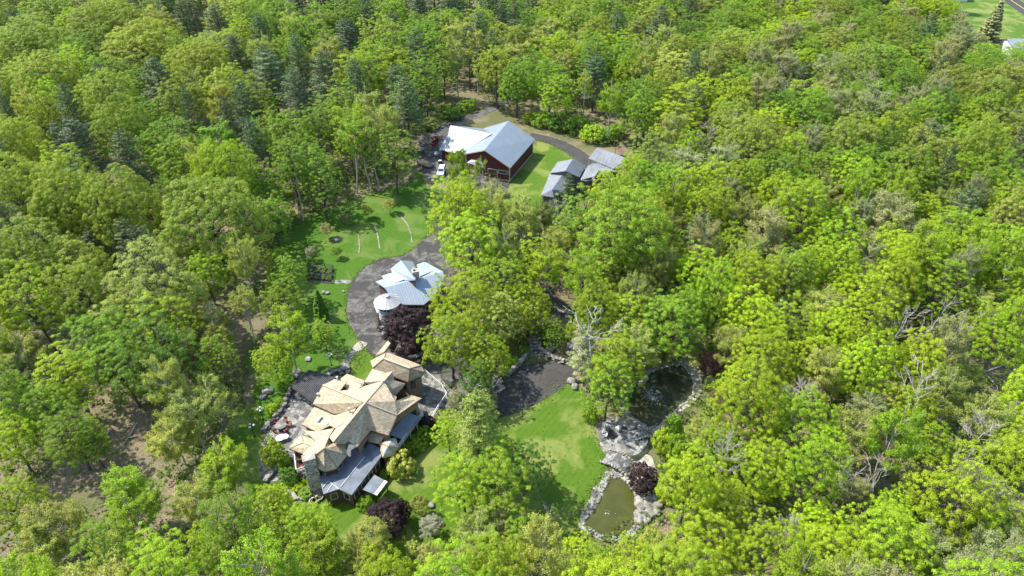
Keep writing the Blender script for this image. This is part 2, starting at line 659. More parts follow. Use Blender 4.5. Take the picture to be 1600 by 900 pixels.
def mat_flag(name, scale, dark, light, mortar, mw=0.05, bm=0.5):
    m, nt, b = newmat(name)
    p = geo_pos(nt)
    w = noise_tex(nt, p, 1.2, 3)
    add = N(nt, 'ShaderNodeVectorMath', operation='ADD')
    nt.links.new(p, add.inputs[0])
    sc = N(nt, 'ShaderNodeVectorMath', operation='SCALE')
    cn = N(nt, 'ShaderNodeTexNoise'); cn.inputs['Scale'].default_value = 1.5
    nt.links.new(p, cn.inputs['Vector'])
    nt.links.new(cn.outputs['Color'], sc.inputs[0]); sc.inputs['Scale'].default_value = 0.5
    nt.links.new(sc.outputs[0], add.inputs[1])
    v1 = N(nt, 'ShaderNodeTexVoronoi', feature='DISTANCE_TO_EDGE'); v1.inputs['Scale'].default_value = scale
    v2 = N(nt, 'ShaderNodeTexVoronoi', feature='F1'); v2.inputs['Scale'].default_value = scale
    nt.links.new(add.outputs[0], v1.inputs['Vector']); nt.links.new(add.outputs[0], v2.inputs['Vector'])
    bw = N(nt, 'ShaderNodeRGBToBW'); nt.links.new(v2.outputs['Color'], bw.inputs[0])
    c = ramp(nt, bw.outputs[0], [(0.2, dark), (0.8, light)])
    f = noise_tex(nt, p, 3.0, 6, 0.75)
    c = mix(nt, 0.6, c, mix(nt, 1.0, c, ramp(nt, f, [(0.3, 0.45), (0.7, 1.5)]), 'MULTIPLY'))
    e = ramp(nt, v1.outputs['Distance'], [(0.0, 1.0), (mw, 0.0)])
    c = mix(nt, e, c, mortar)
    nt.links.new(c, b.inputs['Base Color'])
    b.inputs['Roughness'].default_value = 0.85
    h = mathn(nt, 'SUBTRACT', mathn(nt, 'MULTIPLY', f, 0.5), e)
    bump(nt, b, h, bm, 0.08)
    return m


def mat_stone(name, a, c, scale=1.6, bm=0.8):
    m, nt, b = newmat(name)
    p = geo_pos(nt)
    f = noise_tex(nt, p, scale, 7, 0.7, 0.3)
    v2 = N(nt, 'ShaderNodeTexVoronoi', feature='F1'); v2.inputs['Scale'].default_value = 1.3
    nt.links.new(p, v2.inputs['Vector'])
    bw = N(nt, 'ShaderNodeRGBToBW'); nt.links.new(v2.outputs['Color'], bw.inputs[0])
    k = mathn(nt, 'ADD', mathn(nt, 'MULTIPLY', f, 0.65), mathn(nt, 'MULTIPLY', bw.outputs[0], 0.35))
    nt.links.new(ramp(nt, k, [(0.3, a), (0.68, c)]), b.inputs['Base Color'])
    b.inputs['Roughness'].default_value = 0.9
    bump(nt, b, f, bm, 0.1)
    return m


def mat_water(name, c, rough=0.06, bm=0.06, scale=2.0, clouds=None):
    m, nt, b = newmat(name)
    p = geo_pos(nt)
    f = noise_tex(nt, p, 0.35, 4, 0.6)
    c2 = clouds or tuple(x * 1.35 for x in c)
    nt.links.new(ramp(nt, f, [(0.35, c), (0.7, c2)]), b.inputs['Base Color'])
    b.inputs['Roughness'].default_value = rough
    b.inputs['IOR'].default_value = 1.33
    bump(nt, b, noise_tex(nt, p, scale, 4, 0.6), bm, 0.05)
    return m


M['floor'] = mat_forest_floor()
M['lawn'] = mat_grass('lawn', (0.042, 0.100, 0.006), (0.090, 0.165, 0.012), (0.20, 0.225, 0.060), 0.8)
M['meadow'] = mat_grass('meadow', (0.030, 0.090, 0.006), (0.070, 0.150, 0.010), (0.15, 0.19, 0.05), 0.5)  # darker green than the lawn: the meadow's partial shade is put into the colour
M['lawn_dry'] = mat_grass('lawn_dry', (0.085, 0.145, 0.015), (0.19, 0.24, 0.04), (0.28, 0.27, 0.10), 0.7)
M['rough_grass'] = mat_grass('rough_grass', (0.07, 0.08, 0.03), (0.14, 0.14, 0.06), (0.19, 0.155, 0.10), 0.95)
M['asphalt'] = mat_asphalt('asphalt', 0.050, 0.24, 0.62)
M['asphalt_dark'] = mat_asphalt('asphalt_dark', 0.050, 0.105, 0.35)
M['gravel'] = mat_asphalt('gravel_dirt', 0.06, 0.19, 0.7)
M['flag'] = mat_flag('flagstone', 1.15, (0.085, 0.083, 0.075), (0.285, 0.28, 0.255), (0.11, 0.11, 0.09), 0.06)
M['flag_light'] = mat_flag('flagstone_light', 1.5, (0.25, 0.23, 0.19), (0.46, 0.42, 0.345), (0.2, 0.19, 0.16), 0.06)
M['flag_dark'] = mat_flag('flagstone_dark', 1.2, (0.09, 0.09, 0.088), (0.27, 0.265, 0.255), (0.05, 0.055, 0.04), 0.07)
M['stone'] = mat_stone('stone', (0.07, 0.068, 0.06), (0.33, 0.315, 0.28))
M['stone_dark'] = mat_stone('stone_dark', (0.05, 0.05, 0.045), (0.26, 0.25, 0.23))
M['stone_light'] = mat_stone('stone_light', (0.12, 0.11, 0.09), (0.37, 0.345, 0.285))
M['pond_green'] = mat_water('pond_green', (0.050, 0.056, 0.012), 0.05, 0.03, 2.0, (0.075, 0.080, 0.020))
M['pond_dark'] = mat_water('pond_dark', (0.022, 0.028, 0.014), 0.05, 0.08, 3.0, (0.055, 0.058, 0.032))
M['white'] = simple_mat('white_paint', (0.60, 0.60, 0.58), 0.5, var=0.05)
M['black'] = simple_mat('black_metal', (0.02, 0.02, 0.022), 0.4, var=0.2)


def smooth_poly(pts, n=5, closed=True):
    out = []
    L = len(pts)
    rng_ = range(L if closed else L - 1)
    for i in rng_:
        p0 = pts[(i - 1) % L] if closed or i > 0 else pts[i]
        p1 = pts[i]
        p2 = pts[(i + 1) % L]
        p3 = pts[(i + 2) % L] if closed or i + 2 < L else pts[i + 1]
        for k in range(n):
            t = k / n
            out.append(tuple(0.5 * ((2 * p1[j]) + (-p0[j] + p2[j]) * t + (2 * p0[j] - 5 * p1[j] + 4 * p2[j] - p3[j]) * t * t
                                    + (-p0[j] + 3 * p1[j] - 3 * p2[j] + p3[j]) * t ** 3) for j in range(len(p1))))
    if not closed: out.append(tuple(pts[-1]))
    return out


def sheet(name, pix, z, mat, kind='structure', smooth=5, jit=0.0, thick=0.0, label=None, cat=None):
    pts = smooth_poly(pix, smooth) if smooth else pix
    vs = []
    for i, (a, b_) in enumerate(pts):
        p = at(a, b_, z)
        if jit:
            p.x += jit * noise.noise(Vector((p.x * 0.6, p.y * 0.6, 3.1))) * 2
            p.y += jit * noise.noise(Vector((p.x * 0.6, p.y * 0.6, 9.7))) * 2
        vs.append(p)
    n = len(vs)
    faces = [list(range(n))]
    V = [tuple(q) for q in vs]
    if thick:
        V += [(q.x, q.y, z - thick) for q in vs]
        faces += [[i, i + n, (i + 1) % n + n, (i + 1) % n] for i in range(n)]
    me = bpy.data.meshes.new(name)
    me.from_pydata(V, [], faces)
    me.materials.append(mat)
    me.update()
    if me.polygons[0].normal.z < 0:
        me.flip_normals()
    o = bpy.data.objects.new(name, me)
    COL.objects.link(o)
    tag(o, label, cat, None, kind)
    return o


def strip(pix, width):
    """pixel outline of a way along a centre line, width in metres"""
    c = smooth_poly(pix, 4, False)
    w = [at(a, b_) for a, b_ in c]
    Lf, Rt = [], []
    for i in range(len(w)):
        d = (w[min(i + 1, len(w) - 1)] - w[max(i - 1, 0)]).normalized()
        nrm = Vector((-d.y, d.x, 0))
        k = width / 2
        Lf.append(proj(w[i] + nrm * k)[:2]); Rt.append(proj(w[i] - nrm * k)[:2])
    return Lf + Rt[::-1]


# forest floor: one sheet that reaches the horizon
me = bpy.data.meshes.new('ground')
me.from_pydata([(-1500, -300, 0), (1500, -300, 0), (1500, 2600, 0), (-1500, 2600, 0)], [], [(0, 1, 2, 3)])
me.materials.append(M['floor'])
g = bpy.data.objects.new('ground', me); COL.objects.link(g); tag(g, kind='structure')

MEADOW = [(425, 385), (450, 358), (480, 342), (520, 322), (560, 308), (600, 298), (640, 284), (655, 268), (668, 292), (690, 300),
          (705, 330), (692, 362), (670, 372), (650, 390), (628, 404), (600, 410), (575, 420), (558, 436), (547, 458), (546, 482),
          (551, 506), (564, 528), (572, 545), (540, 592), (512, 584), (470, 590), (452, 612), (430, 650), (418, 668), (396, 650), (398, 600),
          (380, 560), (420, 540), (455, 520), (462, 480), (440, 450), (425, 420)]
LAWN_R = [(360, 640), (398, 640), (420, 690), (430, 735), (480, 700), (560, 660), (640, 655), (675, 650), (740, 654), (778, 652), (815, 642), (850, 622),
          (890, 596), (925, 622), (940, 640), (930, 668), (940, 702), (952, 730), (932, 762), (912, 800), (900, 840), (860, 850),
          (800, 860), (720, 880), (640, 885), (560, 870), (520, 860), (470, 830), (420, 790), (380, 760), (350, 700)]
LAWN_BARN = [(778, 290), (800, 285), (835, 222), (868, 230), (892, 246), (905, 258), (930, 262), (900, 290), (850, 320), (800, 330)]
LAWN_COURT = [(536, 584), (556, 560), (573, 545), (596, 572), (600, 600), (560, 610), (540, 600)]
LAWN_E = [(960, 450), (1000, 438), (1050, 440), (1060, 455), (1010, 462), (975, 475), (950, 470)]
LAWN_F = [(900, 560), (960, 540), (1060, 535), (1100, 560), (1120, 700), (1060, 720), (1040, 690), (1100, 640), (1090, 580), (1000, 575), (950, 600)]
LAWN_FAR = [(1440, 0), (1460, -30), (1580, -30), (1660, 60), (1640, 90), (1600, 80), (1560, 66), (1530, 70), (1500, 40), (1480, 22)]
sheet('lawn', MEADOW, 0.02, M['meadow'], jit=0.5)
sheet('lawn', LAWN_R, 0.030, M['lawn'], jit=0.5)
sheet('lawn', LAWN_BARN, 0.02, M['lawn'], jit=0.3)
sheet('lawn', LAWN_COURT, 0.024, M['lawn'], jit=0.1)
sheet('lawn', LAWN_E, 0.02, M['lawn'], jit=0.3)
sheet('lawn', LAWN_F, 0.016, M['lawn_dry'], jit=0.5)
sheet('lawn', LAWN_FAR, 0.02, M['lawn'], jit=0.5)
sheet('grass_verge', [(640, 240), (700, 205), (740, 185), (790, 160), (800, 175), (850, 195), (900, 205), (960, 222), (1030, 238),
                      (1050, 262), (1010, 262), (970, 250), (935, 262), (905, 236), (870, 215), (830, 205), (790, 200), (720, 215), (680, 260), (660, 275)],
      0.012, M['rough_grass'], jit=1.0)
sheet('grass_verge', [(400, 560), (424, 540), (444, 450), (434, 380), (405, 400), (385, 500), (375, 600), (380, 660), (398, 640)], 0.012, M['rough_grass'], jit=1.0)

# drives
LOOP = [(676, 360), (652, 385), (628, 399), (600, 404), (575, 414), (556, 431), (544, 454), (541, 482), (546, 506), (559, 529), (577, 549),
        (600, 566), (660, 585), (700, 600), (745, 604), (740, 570), (700, 530), (712, 470), (706, 410), (694, 380), (696, 362)]
sheet('driveway', LOOP, 0.045, M['asphalt'], jit=0.3)
sheet('driveway', strip([(684, 374), (705, 345), (745, 325), (775, 300), (782, 275), (770, 255)], 5.5), 0.041, M['asphalt'], smooth=0)
sheet('driveway', strip([(826, 212), (858, 219), (885, 230), (910, 246), (925, 262)], 4.8), 0.04, M['asphalt_dark'], smooth=0)
sheet('driveway', [(735, 653), (742, 630), (765, 600), (800, 578), (840, 566), (880, 562), (905, 566), (905, 580), (890, 597), (862, 617), (828, 637), (790, 651), (760, 655)],
      0.049, M['asphalt_dark'], jit=0.1)
sheet('driveway', strip([(700, 606), (735, 628), (765, 640)], 6), 0.053, M['asphalt_dark'], smooth=0)
sheet('driveway', strip([(845, 450), (858, 472), (885, 486), (920, 488), (960, 476), (1000, 464), (1050, 440), (1090, 410)], 4.8), 0.04, M['asphalt_dark'], smooth=0)
sheet('barn_yard', [(650, 248), (660, 218), (700, 200), (740, 200), (790, 265), (790, 300), (765, 312), (735, 285), (700, 284), (682, 284), (655, 265)],
      0.03, M['gravel'], jit=0.6)
sheet('dirt_track', strip([(668, 224), (700, 196), (745, 180), (790, 158), (815, 140)], 4.0), 0.026, M['gravel'], smooth=0, jit=0.3)
sheet('road', strip([(1548, -20), (1590, 7), (1640, 42), (1700, 90)], 8.5), 0.06, M['asphalt_dark'], smooth=0)
M['yellow_line'] = simple_mat('yellow_line', (0.6, 0.45, 0.06), 0.7)
M['white_line'] = simple_mat('white_line', (0.75, 0.75, 0.72), 0.7)
for off_, mm in ((0, 'yellow_line'),):
    sheet('road_marking', strip([(1548, -20), (1590, 7), (1640, 42), (1700, 90)], 0.35), 0.07, M[mm], smooth=0)

# stone courts and paths
sheet('paving', [(640, 588), (668, 580), (690, 596), (712, 618), (700, 634), (684, 640), (668, 662), (640, 660), (630, 620)], 0.065, M['flag_dark'], smooth=0)
sheet('paving', [(660, 578), (682, 584), (700, 604), (716, 618), (700, 622), (684, 606), (666, 596)], 0.075, M['flag'], smooth=0)
sheet('paving', [(404, 745), (412, 690), (424, 660), (440, 640), (452, 618), (470, 600), (520, 585), (540, 600), (520, 640), (500, 700), (480, 740), (455, 756), (440, 745), (425, 752)],
      0.04, M['flag_dark'], jit=0.3)
sheet('paving', [(422, 680), (432, 662), (452, 642), (470, 650), (486, 664), (470, 690), (458, 706), (440, 704), (424, 698)], 0.05, M['flag'], jit=0.2)
sheet('stone_path', strip([(535, 578), (543, 562), (553, 549), (564, 537)], 1.3), 0.05, M['flag_dark'], smooth=0)
sheet('stone_path', strip([(556, 547), (568, 534)], 2.0), 0.056, M['flag_light'], smooth=0)
sheet('stone_path', strip([(522, 441), (535, 440), (548, 441)], 1.3), 0.05, M['flag_dark'], smooth=0)

Z6 = lambda x, y: (860 + x / 2.814, 530 + y / 2.814)
UPPER = [Z6(*q) for q in [(550, 112), (590, 125), (618, 165), (628, 215), (605, 265), (550, 308), (512, 345), (480, 375), (432, 386),
                          (398, 372), (358, 332), (322, 292), (338, 250), (368, 205), (420, 183), (442, 148), (500, 130)]]
LOWER = [Z6(*q) for q in [(270, 605), (318, 618), (350, 650), (374, 700), (384, 760), (378, 800), (340, 845), (290, 868), (235, 860), (175, 830),
                          (150, 800), (182, 765), (220, 705), (240, 645)]]


def grow(poly, d):
    w = [at(a, b_) for a, b_ in poly]
    c = sum(w, Vector((0, 0, 0))) / len(w)
    return [proj(q + (q - c).normalized() * d)[:2] for q in w]


sheet('shore', grow(UPPER, 1.2), 0.05, M['stone'], jit=0.2)
sheet('shore', grow(LOWER, 1.0), 0.05, M['stone'], jit=0.25)
sheet('stone_path', [Z6(*q) for q in [(575, 95), (620, 110), (655, 150), (668, 200), (660, 240), (625, 285), (590, 312), (550, 330), (525, 360), (500, 395),
                                     (480, 425), (440, 425), (438, 396), (500, 370), (525, 340), (560, 305), (610, 262), (632, 215), (622, 165), (596, 125)]], 0.075,
      M['flag_light'], jit=0.1)
sheet('paving', [Z6(*q) for q in [(195, 395), (205, 372), (245, 348), (300, 340), (345, 372), (395, 395), (440, 425), (432, 462), (400, 495),
                                 (360, 512), (330, 500), (290, 492), (255, 520), (232, 495), (215, 450)]], 0.10, M['flag'], jit=0.1)
sheet('paving', [Z6(*q) for q in [(360, 560), (385, 520), (430, 508), (455, 540), (465, 590), (455, 640), (420, 690), (380, 690), (350, 640), (300, 600), (310, 575)]],
      0.085, M['flag_light'], jit=0.2)
sheet('paving', [Z6(*q) for q in [(238, 590), (262, 540), (300, 560), (330, 590), (330, 620), (275, 605), (225, 680), (185, 765), (150, 800), (128, 790), (160, 720), (200, 640)]],
      0.08, M['flag'], jit=0.2)
sheet('water', UPPER, 0.095, M['pond_dark'], jit=0.1)
sheet('water', LOWER, 0.095, M['pond_green'], jit=0.1)
sheet('stream_bed', [Z6(*q) for q in [(430, 430), (445, 470), (410, 515), (370, 540), (340, 520), (390, 500), (425, 460)]], 0.12, M['pond_dark'], jit=0.05)


# ------------------------------------------------------------------ stones
def rock_mesh(rng, c, s, sub=1):
    """a lumpy boulder: (verts, quads) from a subdivided box"""
    n = 3
    V, F, idx = [], [], {}

    def vid(p):
        k = tuple(round(x, 3) for x in p)
        if k not in idx:
            idx[k] = len(V); V.append(p)
        return idx[k]
    st = [-1 + 2 * i / n for i in range(n + 1)]
    for ax in range(3):
        for sg in (-1, 1):
            for i in range(n):
                for j in range(n):
                    q = []
                    for (a, b_) in ((i, j), (i + 1, j), (i + 1, j + 1), (i, j + 1)):
                        p = [0, 0, 0]
                        p[ax] = sg; p[(ax + 1) % 3] = st[a]; p[(ax + 2) % 3] = st[b_]
                        q.append(vid(tuple(p)))
                    F.append(q if sg > 0 else q[::-1])
    V = np.array(V, float)
    ln = np.linalg.norm(V, axis=1, keepdims=True)
    V = V / ln ** 0.7
    off = rng.random(3) * 20
    for i, p in enumerate(V):
        V[i] = p * (1 + 0.28 * noise.noise(Vector((p * 1.2 + off).tolist())))
    a = rng.random() * 6.28
    V = V * np.array(s)
    ca, sa = math.cos(a), math.sin(a)
    V = np.stack([V[:, 0] * ca - V[:, 1] * sa, V[:, 0] * sa + V[:, 1] * ca, V[:, 2]], 1)
    return V + np.array(c), np.array(F)


def rocks_obj(name, specs, mat, parent=None, seed=1):
    rng = np.random.default_rng(seed)
    Vs, Fs, b = [], [], 0
    for c, s in specs:
        V, F = rock_mesh(rng, c, s)
        Vs.append(V); Fs.append(F + b); b += len(V)
    me = mesh_np(name, np.concatenate(Vs), np.concatenate(Fs), mat)
    o = bpy.data.objects.new(name, me); COL.objects.link(o); o.parent = parent
    return o


def boulder(px, py, w, h=0.5, label='', matn='stone', group=None, z=0.0, cat='boulder', nm='boulder'):
    p = at(px, py, z)
    o = rocks_obj(nm, [((0, 0, h * 0.35), (w * 0.5, w * 0.4, h * 0.62))], M[matn], seed=int(px * 7 + py))
    o.location = p
    return tag(o, label, cat, group)


def wall_path(name, pix, size, hgt, mat, label, cat, seed=3, z=0.0, rows=1, closed=False, step=0.8, jit=0.15):
    """a dry-laid line of stones along a pixel path"""
    c = smooth_poly(pix, 4, closed)
    if closed: c = c + [c[0]]
    w = [at(a, b_, z) for a, b_ in c]
    rng = np.random.default_rng(seed)
    specs = []
    carry = 0.0
    for i in range(len(w) - 1):
        d = w[i + 1] - w[i]
        L = d.length
        if L < 1e-4: continue
        t = carry
        while t < L:
            p = w[i] + d * (t / L)
            for r in range(rows):
                s = size * (0.7 + 0.6 * rng.random())
                specs.append(((p.x + rng.normal() * jit, p.y + rng.normal() * jit, z + hgt * (r + 0.45) / rows),
                              (s * 0.62, s * 0.5, hgt / rows * 0.62)))
            t += size * step
        carry = t - L
    o = rocks_obj(name, specs, mat, None, seed)
    return tag(o, label, cat)


# pond edgings, retaining walls, meadow stone rows
wall_path('stone_edging', grow(UPPER, 0.25), 0.42, 0.25, M['stone_light'], 'pale stone edging that rings the dark upper pond', 'stone edging', 5, closed=True)
wall_path('stone_edging', grow(LOWER, 0.35), 0.45, 0.3, M['stone'], 'grey boulder edging round the murky olive lower pond', 'stone edging', 6, closed=True, jit=0.25)
for i, (pp, lb) in enumerate([
        ([(560, 368), (562, 380), (561, 395)], 'faint short row of pale stones in the meadow, nearest the garden beds'),
        ([(586, 353), (590, 368), (594, 390)], 'middle row of pale stones crossing the meadow lawn'),
        ([(625, 337), (636, 350), (642, 365), (644, 379)], 'curved row of pale stones at the drive end of the meadow')]):
    wall_path('stone_row', pp, 0.28, 0.10, M['stone_light'], lb, 'stone row', 20 + i, step=0.7, jit=0.05)
wall_path('retaining_wall', [(790, 587), (800, 583), (808, 574), (818, 563), (828, 553), (832, 548)], 0.7, 1.1, M['stone'],
          'curved grey stone retaining wall to the lower left of the dark stone steps', 'retaining wall', 31, rows=3)
wall_path('retaining_wall', [(845, 548), (856, 556), (866, 563), (885, 567), (905, 563), (915, 556)], 0.7, 1.0, M['stone'],
          'curved grey stone retaining wall bordering the court to the right of the stone steps', 'retaining wall', 32, rows=3)
wall_path('retaining_wall', [(414, 675), (424, 662), (434, 650), (440, 640), (450, 622), (458, 608)], 0.8, 0.8, M['stone_dark'],
          'rough dark stone wall climbing beside the mansion terrace towards the pergola', 'retaining wall', 33, rows=2)
wall_path('retaining_wall', [(415, 752), (424, 742), (434, 734)], 0.7, 0.6, M['stone'],
          'short low stone wall below the terrace near the round green shrub', 'retaining wall', 34, rows=2)
wall_path('retaining_wall', [(508, 588), (518, 582), (530, 586), (538, 582), (545, 572)], 0.9, 0.7, M['stone_dark'],
          'jumbled dark boulders along the far edge of the pergola', 'retaining wall', 35, rows=2, jit=0.35)
wall_path('garden_edging', [(441, 742), (442, 756), (452, 768), (462, 778), (472, 781), (484, 777), (495, 772), (505, 768)], 0.6, 0.45, M['stone_light'],
          'low pale stone wall curving round the flower bed below the tall chimney', 'garden wall', 36, rows=2, jit=0.05)
wall_path('garden_edging', [(455, 762), (466, 764), (476, 764), (486, 758), (493, 752)], 0.5, 0.4, M['stone_light'],
          'upper pale stone terrace edging inside the flower bed below the chimney', 'garden wall', 37, rows=1, jit=0.05)
wall_path('stone_curb', [(867, 476), (876, 486), (900, 490), (920, 490)], 0.5, 0.15, M['stone_light'],
          'pale curb following the bend of the woodland drive', 'curb', 38, jit=0.02)

# steps in the retaining wall
st = empty('stone_steps', at(838, 556), 0.05, 'dark stone steps rising between two curved retaining walls', 'steps')
for i in range(6):
    s = rocks_obj('step', [((x, i * 0.75, 0.12 + i * 0.2), (0.55, 0.42, 0.14)) for x in (-0.9, 0, 0.9)], M['stone_dark'], st, 50 + i)
sheet('bank', [(806, 566), (830, 548), (838, 535), (842, 535), (850, 548), (872, 560), (900, 560), (910, 548), (880, 530), (840, 520), (815, 535), (800, 560)],
      0.035, M['rough_grass'], jit=0.3)
for (a, b_, w_, h_, lb) in [
        (860, 548, 2.0, 1.0, 'dark boulder on the bank immediately right of the stone steps'),
        (898, 606, 1.6, 0.8, 'grey boulder at the near tip of the rock pile on the court edge'),
        (893, 598, 1.8, 1.0, 'largest stone of the rock pile on the court edge'),
        (902, 596, 1.3, 0.7, 'small stone of the rock pile, on its pond side'),
        (895, 548, 2.2, 1.2, 'mossy boulder behind the retaining wall under the silvery pine'),
        (908, 540, 1.8, 1.0, 'grey boulder beneath the lower branches of the silvery pine'),
        (526, 376, 1.8, 0.8, 'lone grey rock in the meadow near the small fruit trees'),
        (506, 458, 1.2, 0.5, 'grey stone on the lawn just above the small dark spruce'),
        (512, 459, 1.1, 0.5, 'companion stone beside the grey one above the small spruce'),
        (482, 562, 1.5, 0.5, 'flat brown rock on the lawn left of the lamp post'),
        (537, 456, 0.7, 0.3, 'small white stone on the grass beside the loop drive'),
        (640, 867, 1.3, 0.7, 'pale stone at the foot of the blossoming shrubs'),
        (674, 790, 1.3, 0.6, 'pale flat stone on the lawn near the round olive shrub'),
        (690, 820, 0.9, 0.6, 'small pale rock to the right of the blossoming tree'),
        (802, 692, 0.9, 0.4, 'single small stone on the lawn below the dark court'),
        (700, 760, 0.8, 0.4, 'tiny grey stone at the crown edge of the big lawn tree'),
        (464, 584, 1.8, 0.9, 'boulder at the far left corner of the pergola'),
        (463, 590, 1.2, 0.7, 'smaller boulder beside the far left corner of the pergola'),
        (419, 612, 2.2, 0.6, 'dark flat rock lying in the grass left of the terrace wall'),
        (411, 621, 1.6, 0.5, 'second dark rock in the grass left of the terrace wall'),
        (1003, 700, 1.2, 0.5, 'dark round stone set beside the patio near the small bridge')]:
    boulder(a, b_, w_, h_, lb)
for i, (x, y, w_) in enumerate([(335, 375, 2.0), (355, 392, 1.6), (310, 372, 1.7), (405, 388, 1.4), (390, 720, 2.2), (420, 705, 2.0), (455, 700, 2.4),
                                (395, 745, 1.6), (430, 730, 2.6), (465, 735, 2.0), (400, 780, 2.4), (440, 770, 2.2), (420, 800, 1.6), (390, 800, 1.8), (465, 765, 1.5)]):
    px, py = Z6(x, y)
    boulder(px, py, w_, 0.8, ['first dark boulder of the water chute beside the small bridge', 'boulder lowest in the water chute by the small bridge',
                              'boulder highest in the water chute by the small bridge', 'boulder where the upper pond spills over',
                              'white-topped boulder at the top left of the rock garden by the lower pond', 'boulder second from the top left in the rock garden by the lower pond',
                              'broad boulder at the top edge of the rock garden by the lower pond', 'dark boulder at the waterline of the rock garden, highest one',
                              'flat boulder in the middle of the rock garden by the lower pond', 'boulder at the right end of the rock garden row',
                              'large boulder at the waterline of the rock garden, middle one', 'grey boulder low in the rock garden beside the bushes',
                              'lowest small boulder of the rock garden by the lower pond', 'boulder at the lowest waterline of the rock garden',
                              'boulder under the bushes at the right edge of the rock garden'][i], 'stone', 'rocks of the water garden')


# flat bridges over the stream
def bridge(px0, py0, px1, py1, width, label, arch=0.5, rail=0.35):
    a, b_ = at(px0, py0), at(px1, py1)
    c = (a + b_) / 2
    d = b_ - a
    L = d.length
    o = empty('stone_bridge', c, math.atan2(d.y, d.x), label, 'bridge')
    n = 10
    V, F = [], []
    for i in range(n + 1):
        x = -L / 2 + L * i / n
        z = 0.22 + arch * math.sin(math.pi * i / n)
        V += [(x, -width / 2, z), (x, width / 2, z), (x, -width / 2, z - 0.3), (x, width / 2, z - 0.3)]
    for i in range(n):
        k = 4 * i
        F += [(k, k + 4, k + 5, k + 1), (k + 2, k + 3, k + 7, k + 6), (k, k + 2, k + 6, k + 4), (k + 1, k + 5, k + 7, k + 3)]
    F += [(0, 1, 3, 2), (4 * n, 4 * n + 2, 4 * n + 3, 4 * n + 1)]
    me = bpy.data.meshes.new('deck'); me.from_pydata(V, [], F); me.materials.append(M['flag_dark'])
    dk = bpy.data.objects.new('deck', me); COL.objects.link(dk); dk.parent = o
    for s in (-1, 1):
        sp = []
        m_ = int(L / 0.5)
        for i in range(m_ + 1):
            f = i / m_
            sp.append(((-L / 2 + L * f, s * (width / 2 + 0.05), 0.3 + arch * math.sin(math.pi * f)), (0.34, 0.17, rail * 0.6)))
        rocks_obj('parapet', sp, M['stone_light'], o, 60 + s)
    return o


bridge(946, 714, 984, 734, 3.0, 'broad arched stone footbridge over the channel above the murky lower pond', 0.6)
bridge(992, 683, 1018, 678, 1.6, 'small flat stone footbridge beside the spillway of the upper pond', 0.3)
bridge(1055, 568, 1071, 567, 1.8, 'little dark footbridge at the far tip of the upper pond', 0.3)

# fountain
fo = empty('fountain', at(1020, 624, 0.1), 0, 'white bubbling water jet ruffling the dark upper pond', 'fountain')
rng = np.random.default_rng(5)
P = []
for k in range(13):
    a = k * 6.283 / 13 + rng.normal() * .1
    for t in np.linspace(0, 1, 60):
        r = 2.3 * t
        P.append((r * math.cos(a) + rng.normal() * 0.12, r * math.sin(a) + rng.normal() * 0.12, 1.6 * t * (1 - t) * 2.2 + rng.random() * 0.08))
P = np.array(P)
V, F = leaf_quads(P, rng.normal(size=P.shape), 0.075, 0.9, rng)
M['spray'] = simple_mat('spray', (0.85, 0.88, 0.9), 0.2)
me = mesh_np('spray', V, F, M['spray']); ob = bpy.data.objects.new('spray', me); COL.objects.link(ob); ob.parent = fo
fo2 = empty('fountain', at(950, 803, 0.1), 0, 'small bubbler with a pale splash in the murky lower pond', 'fountain')
P2 = np.stack([rng.normal(size=40) * 0.35, rng.normal(size=40) * 0.35, rng.random(40) * 0.35], 1)
V, F = leaf_quads(P2, rng.normal(size=P2.shape), 0.09, 0.9, rng)
me = mesh_np('spray', V, F, M['spray']); ob = bpy.data.objects.new('spray', me); COL.objects.link(ob); ob.parent = fo2

